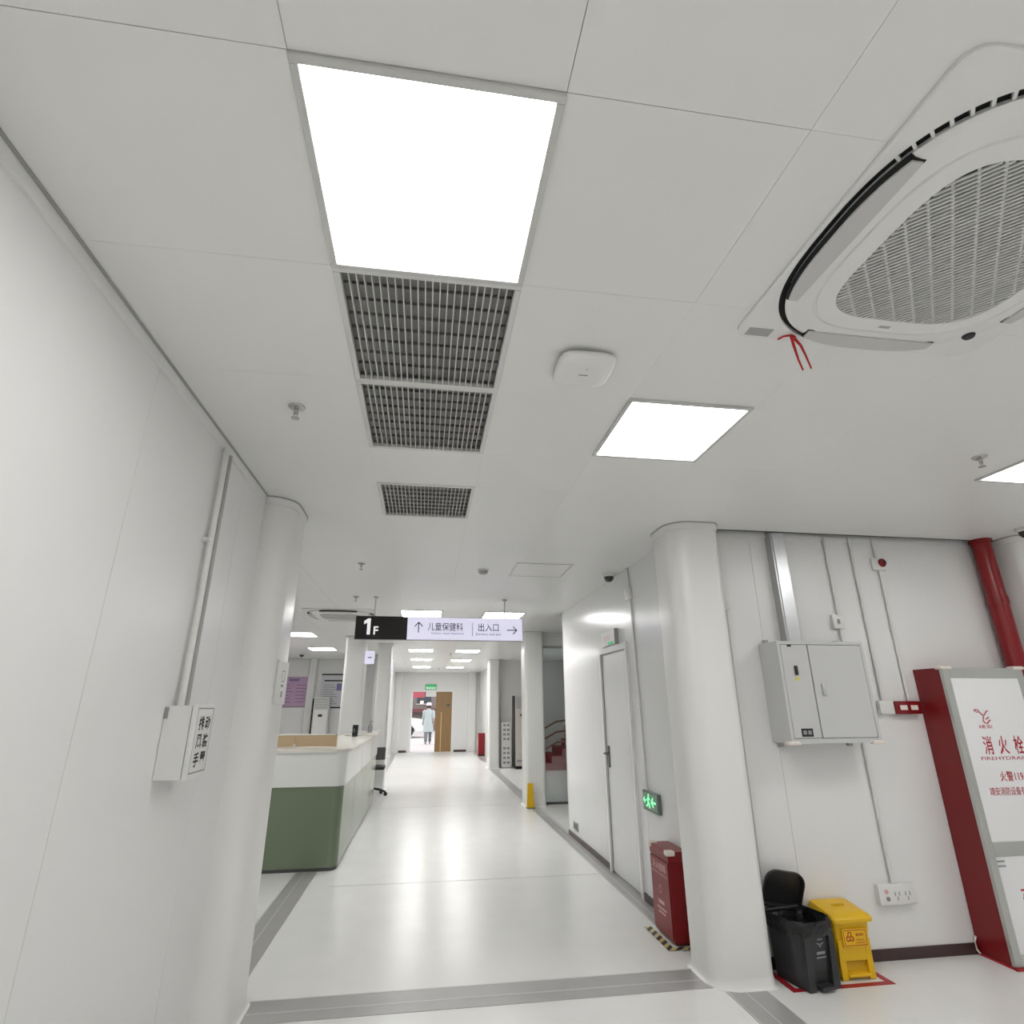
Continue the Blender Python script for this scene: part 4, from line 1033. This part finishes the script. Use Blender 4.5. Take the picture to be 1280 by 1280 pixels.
obj('gas_column', cyl(B(), (-.86, 11.55, .10), (-.86, 11.55, .45), .028, 12), 'black', ch)
for k in range(5):
    a = k * 2 * PI / 5 - .3
    obj('leg', tube(B(), [(-.86, 11.55, .12), (-.86 + .13 * math.cos(a), 11.55 + .13 * math.sin(a), .10), (-.86 + .25 * math.cos(a), 11.55 + .25 * math.sin(a), .07)], .018, 8), 'black', ch)
    obj('castor', cyl(B(), (-.86 + .25 * math.cos(a), 11.53 + .25 * math.sin(a), .035), (-.86 + .25 * math.cos(a), 11.57 + .25 * math.sin(a), .035), .034, 12), 'black', ch)

# ================================================================== GLASS PARTITION, STAIRS, THINGS BY THE FAR RIGHT
gp = thing('glass_partition', 'glass partition with thin dark frame right of the corridor pillar', 'partition', (3.7, 10.05, 0))
obj('pane', box(B(), 2.05, 3.75, 10.044, 10.052, .03, 2.50), 'glass', gp); obj('pane', box(B(), 3.79, 5.45, 10.044, 10.052, .03, 2.50), 'glass', gp)
obj('bottom_rail', box(B(), 2.02, 5.49, 10.02, 10.07, 0, .03), 'cabdark', gp); obj('top_rail', box(B(), 2.02, 5.49, 10.02, 10.07, 2.50, 2.54), 'trimgrey', gp)
for x in (2.025, 3.755): obj('mullion', box(B(), x, x + .03, 10.025, 10.065, .03, 2.50), 'trimgrey', gp)
obj('fascia', box(B(), 2.02, 5.49, 10.02, 10.07, 2.54, ZC - .001), 'wall', gp)
sta = thing('staircase', 'pink sided staircase with dark red steps behind the glass partition', 'staircase', (3.8, 15.6, 0))
sxs = 2.98; rise, run = .17, .27
for k in range(8):
    x0 = sxs + k * run
    obj('step', box(B(), x0, 5.4, 15.16, 16.18, k * rise, (k + 1) * rise - .002), 'stairpink', sta)
    obj('tread', box(B(), x0 - .02, x0 + run + .02, 15.14, 16.18, (k + 1) * rise - .002, (k + 1) * rise + .02), 'stairred', sta)
    obj('riser', box(B(), x0 - .012, x0 + .02, 15.135, 16.18, k * rise + .02, (k + 1) * rise - .002), 'stairred', sta)
for dz in (.95, .70, .45):
    pts = [(sxs - .25, 15.2, dz - .28), (sxs + .05, 15.2, dz + .0), (sxs + .45, 15.2, dz + .20), (sxs + 8 * run, 15.2, dz + .20 + (8 * run - .45) * .12)]
    obj('handrail', tube(B(), pts, .024, 8), 'rail', sta, smooth=50)
for k in range(4):
    x = sxs + .12 + k * .55
    obj('baluster', cyl(B(), (x, 15.2, rise * (1 + int((x - sxs) / run))), (x, 15.2, 1.0 + .06 * k), .014, 8), 'rail', sta)
ns = thing('notice_stand', 'narrow white lettered notice stand right of a corridor pillar', 'notice stand', (2.22, 15.95, 0))
obj('panel', box(B(), 2.09, 2.36, 15.93, 15.96, .02, 1.13, .004), 'plastic', ns)
obj('foot', box(B(), 2.09, 2.36, 15.86, 16.04, 0, .02), 'trimgrey', ns)
for i in range(9):
    if i == 4: continue
    for c_ in range(2): obj('character_mark', box(B(), 2.135 + c_ * .10, 2.205 + c_ * .10, 15.9285, 15.9305, 1.025 - i * .115, 1.085 - i * .115), 'greyprint', ns)
wd = thing('water_dispenser', 'tall cream water dispenser with black side beside the corridor pillar', 'water dispenser', (2.55, 15.75, 0))
obj('body', box(B(), 2.41, 2.74, 15.60, 15.98, .07, 1.80, .012), 'cream', wd)
obj('side_panel', box(B(), 2.385, 2.41, 15.61, 15.98, .03, 1.80), 'black', wd)
obj('upper_bay', box(B(), 2.43, 2.72, 15.592, 15.602, 1.47, 1.77), 'trimgrey', wd)
obj('button', cyl(B(), (2.575, 15.585, 1.31), (2.575, 15.602, 1.31), .035, 16), 'black', wd)
obj('drip_tray', box(B(), 2.45, 2.72, 15.57, 15.601, .17, .22, .004), 'greyprint', wd)
obj('plinth', box(B(), 2.43, 2.73, 15.62, 15.97, 0, .07), 'black', wd)
ws = thing('wet_floor_sign', 'yellow folding caution sign at the foot of the corridor pillar', 'caution sign', (1.735, 9.70, 0))
for s in (-1, 1):
    bm = B(); A = [(-.06, .015), (.06, .015), (.042, .36), (-.042, .36)]
    mt = Matrix.Translation((1.735, 9.70 + s * .012, 0)) @ Matrix.Rotation(.08 * s, 4, 'X')
    prism(bm, A, -.006, .006, 'y'); bmesh.ops.transform(bm, matrix=mt, verts=bm.verts)
    obj('board', bm, 'yellow', ws)
obj('foot_pad', box(B(), 1.67, 1.80, 9.64, 9.76, 0, .016), 'green', ws)
fe = thing('fire_extinguisher', 'red fire extinguisher box at the far right of the corridor', 'extinguisher box', (1.99, 20.0, 0))
obj('body', box(B(), 1.83, 2.045, 19.85, 20.2, .05, .70, .006), 'red', fe); obj('front_panel', box(B(), 1.82, 1.83, 19.87, 20.18, .08, .66), 'pinkprint', fe)
obj('plinth', box(B(), 1.84, 2.04, 19.86, 20.19, 0, .05), 'black', fe)
es2 = thing('door_exit_sign', 'green exit sign hung above the far end doorway', 'exit sign', (.22, YE - .04, 2.13))
obj('panel', box(B(), .02, .44, YE - .06, YE - .02, 2.135, 2.33, .003), 'exitbody', es2)
obj('lit_face', box(B(), .035, .425, YE - .064, YE - .06, 2.145, 2.32), 'exitgreen', es2)
obj('lettering', text_bm('安全出口', .085, (.23, YE - .0645, 2.20), R3, U3, bold=.01), 'signwhite', es2)
obj('hanger', tube(B(), [(.08, YE - .03, 2.33), (.23, YE - .03, 2.47), (.38, YE - .03, 2.33)], .008, 6), 'alu', es2)

# ================================================================== OUTDOORS
bn = thing('door_banner', 'red banner hanging outside above the far doorway', 'banner', (-.2, YE + .5, 1.86)); obj('cloth', box(B(), -.42, .02, YE + .40, YE + .41, 1.87, 2.10), 'banner', bn); obj('pole', cyl(B(), (-.46, YE + .405, 2.11), (.02, YE + .405, 2.11), .012, 8), 'alu', bn)
bs2 = thing('door_banner', 'white banner beside the red one outside the far doorway', 'banner', (.2, YE + .5, 1.9)); obj('cloth', box(B(), .05, .46, YE + .40, YE + .41, 1.90, 2.10), 'plastic', bs2); obj('pole', cyl(B(), (.06, YE + .405, 2.11), (.46, YE + .405, 2.11), .012, 8), 'alu', bs2)
bd = thing('building', 'brown building across the street seen through the far doorway', 'building', (0, 44, 0))
obj('facade', box(B(), -14, 14, 43, 46, -.05, 9), 'bldbrown', bd)
obj('canopy', box(B(), -14, 14, 42.2, 43.05, 1.22, 1.46), 'bldred', bd)
for k in range(9):
    x = -6.0 + k * 1.5
    w_ = obj('window', box(B(), x - .5, x + .5, 42.95, 43.02, 1.8, 3.2), 'carglass', bd); obj('window_frame', box(B(), x - .55, x + .55, 42.93, 43.0, 1.72, 1.80), 'trimgrey', w_)
obj('lamp', box(B(), -.25, -.05, 42.88, 42.96, 1.80, 1.98), 'warm', bd)
cr = thing('car', 'white car parked outside the far doorway', 'car', (-1.6, 33.5, 0))
prof = [(-4.1, .35), (-4.15, .75), (-3.95, .98), (-3.5, 1.02), (-2.9, 1.42), (-1.9, 1.48), (-1.2, 1.40), (-.45, 1.02), (.35, .93), (.62, .80), (.70, .55), (.62, .28), (.05, .24), (-.02, .45), (-.18, .60), (-.36, .64), (-.54, .60), (-.70, .45), (-.77, .24), (-2.85, .24), (-2.92, .45), (-3.08, .60), (-3.26, .64), (-3.44, .60), (-3.60, .45), (-3.66, .26)]
bm = prism(B(), prof[::-1], 32.9, 34.5, 'y'); bmesh.ops.bevel(bm, geom=[e for e in bm.edges if abs(e.verts[0].co.y - e.verts[1].co.y) < .01], offset=.07, segments=3, affect='EDGES')
obj('body', bm, 'carwhite', cr, smooth=35)
obj('side_window', prism(B(), [(-3.25, 1.05), (-1.95, 1.05), (-1.95, 1.40), (-2.85, 1.35)], 32.885, 32.905, 'y'), 'carglass', cr)
obj('side_window', prism(B(), [(-1.88, 1.05), (-.70, 1.05), (-1.22, 1.34), (-1.88, 1.40)], 32.885, 32.905, 'y'), 'carglass', cr)
for x in (-.36, -3.26):
    for y in (32.95, 34.3):
        w_ = obj('wheel', cyl(B(), (x, y, .31), (x, y + .2, .31), .31, 28), 'rubber', cr, smooth=40)
        obj('hub_cap', cyl(B(), (x, y - .01, .31), (x, y, .31), .19, 20), 'alu', w_)
obj('headlamp', box(B(), .40, .66, 32.87, 33.15, .62, .76, .03, 2), 'carglass', cr, smooth=40)

cr.location.x -= .45
# ---- person walking out, seen from behind
px, pyy = .235, 27.2
pr = thing('person', 'person in pale gown and light cap walking out through the far doorway', 'person', (px, pyy, 0))
def skin(name, verts, edges, rad, m, parent, sub=2, rootv=0):
    me = bpy.data.meshes.new(name); me.from_pydata(verts, edges, []); o = bpy.data.objects.new(name, me); COL.objects.link(o)
    o.modifiers.new('Skin', 'SKIN'); ss = o.modifiers.new('Sub', 'SUBSURF'); ss.levels = ss.render_levels = sub
    for v, r in zip(me.skin_vertices[0].data, rad): v.radius = (r, r) if not isinstance(r, tuple) else r; v.use_root = False
    me.skin_vertices[0].data[rootv].use_root = True
    bpy.context.view_layer.update()
    m2 = bpy.data.meshes.new_from_object(o.evaluated_get(bpy.context.evaluated_depsgraph_get())); bpy.data.objects.remove(o)
    bm = B(); bm.from_mesh(m2); bpy.data.meshes.remove(m2)
    return obj(name, bm, m, parent, smooth=180)
def PV(x, y, z): return (px + x, pyy + y, z - .03)
Vv = [PV(0, 0, .92), PV(0, 0, 1.12), PV(0, .01, 1.32), PV(0, .01, 1.44), PV(0, .015, 1.50), PV(0, .02, 1.57), PV(0, .02, 1.66)]
Rr = [(.15, .11), (.145, .10), (.16, .10), (.09, .075), (.055, .055), (.082, .095), (.075, .085)]
Ee = [(0, 1), (1, 2), (2, 3), (3, 4), (4, 5), (5, 6)]
def chain(start, pts, rads):
    prev = start
    for p, r in zip(pts, rads):
        Vv.append(PV(*p)); Rr.append(r); Ee.append((prev, len(Vv) - 1)); prev = len(Vv) - 1
    return prev
for s in (-1, 1):
    st_ = .10 * s
    chain(0, [(s * .09, st_ * .2, .84), (s * .095, st_ * 1.0, .50), (s * .09, st_ * 1.0 - (.10 if s < 0 else 0), .12), (s * .09, st_ * 1.0 - (.10 if s < 0 else 0) + .0, .07), (s * .095, st_ + .13 - (.10 if s < 0 else 0), .045)], [(.085, .09), .062, .040, .045, .035])
    h_ = chain(2, [(s * .19, 0, 1.40), (s * .225, -.02 - st_ * .5, 1.12), (s * .23, .05 - st_, .90), (s * .228, .06 - st_, .845)], [.06, .045, .032, (.018, .036)])
    for q in range(4): chain(h_, [(s * .226, .035 - st_ + q * .016, .80), (s * .218, .037 - st_ + q * .016, .765 - .01 * (q in (1, 2)))], [.009, .008])
    chain(h_, [(s * .205, .09 - st_, .83), (s * .195, .095 - st_, .80)], [.010, .009])
skin('body', Vv, Ee, Rr, 'skin', pr)
def ell(cx, cy, rx_, ry_, z, n=28, wob=0): return [(px + cx + (rx_ + wob * math.sin(5 * 2 * PI * k / n)) * math.cos(2 * PI * k / n), pyy + cy + (ry_ + wob * math.sin(5 * 2 * PI * k / n)) * math.sin(2 * PI * k / n), z - .03) for k in range(n)]
obj('gown', loft(B(), [ell(0, 0, .235, .20, .52, wob=.012), ell(0, 0, .225, .19, .70, wob=.008), ell(0, 0, .205, .165, .95, wob=.004), ell(0, 0, .188, .135, 1.12), ell(0, .005, .205, .135, 1.30), ell(0, .01, .195, .12, 1.40), ell(0, .012, .11, .09, 1.465), ell(0, .015, .075, .075, 1.49)], cap=False), 'gown', pr, smooth=60)
for s in (-1, 1):
    st_ = .10 * s
    obj('sleeve', tube(B(), [PV(s * .15, .005, 1.41), PV(s * .20, 0, 1.37), PV(s * .226, -.02 - st_ * .5, 1.12), PV(s * .23, .045 - st_, .92)], [.075, .082, .068, .055], 14, caps=False), 'gown', pr, smooth=60)
    y0_ = st_ - (.10 if s < 0 else 0)
    obj('trouser_leg', tube(B(), [PV(s * .092, st_ * .3, .80), PV(s * .095, st_, .50), PV(s * .09, y0_, .12)], [.10, .085, .07], 14), 'trouser', pr, smooth=60)
    obj('shoe', loft(B(), [[PV(s * .093 + .045 * math.cos(a * PI / 8) * k, y0_ + .05 + .13 * math.sin(a * PI / 8) * k, z) for a in range(16)] for k, z in ((.95, .03), (1.0, .05), (.9, .085), (.5, .11))]), 'shoe', pr, smooth=60)
obj('cap', loft(B(), [ell(0, .015, .112, .122, 1.63), ell(0, .015, .120, .130, 1.68), ell(0, .015, .105, .115, 1.745), ell(0, .015, .05, .055, 1.775)]), 'capcloth', pr, smooth=80)
obj('hair', loft(B(), [ell(0, -.005, .085, .085, 1.535), ell(0, .0, .104, .108, 1.58), ell(0, .01, .110, .118, 1.64)], cap=False), 'hair', pr, smooth=80)
# face looking away from the camera: eyes, nose, mouth, ears
fc = B()
for s in (-1, 1): bmesh.ops.create_uvsphere(fc, u_segments=8, v_segments=6, radius=.012, matrix=Matrix.Translation(PV(s * .033, .112, 1.625)))
obj('eyes', fc, 'black', pr)
fn = B(); bmesh.ops.create_cone(fn, segments=8, radius1=.018, radius2=.004, depth=.05, cap_ends=True, matrix=Matrix.Translation(PV(0, .122, 1.595)) @ Matrix.Rotation(.5, 4, 'X'))
for s in (-1, 1): bmesh.ops.create_uvsphere(fn, u_segments=8, v_segments=6, radius=.028, matrix=Matrix.Translation(PV(s * .098, .02, 1.60)) @ Matrix.Diagonal((.35, .7, 1.1, 1)))
obj('nose_and_ears', fn, 'skin', pr, smooth=60)
fm = B(); box(fm, px - .026, px + .026, pyy + .108, pyy + .118, 1.515, 1.527, .004); obj('mouth', fm, 'redprint', pr)
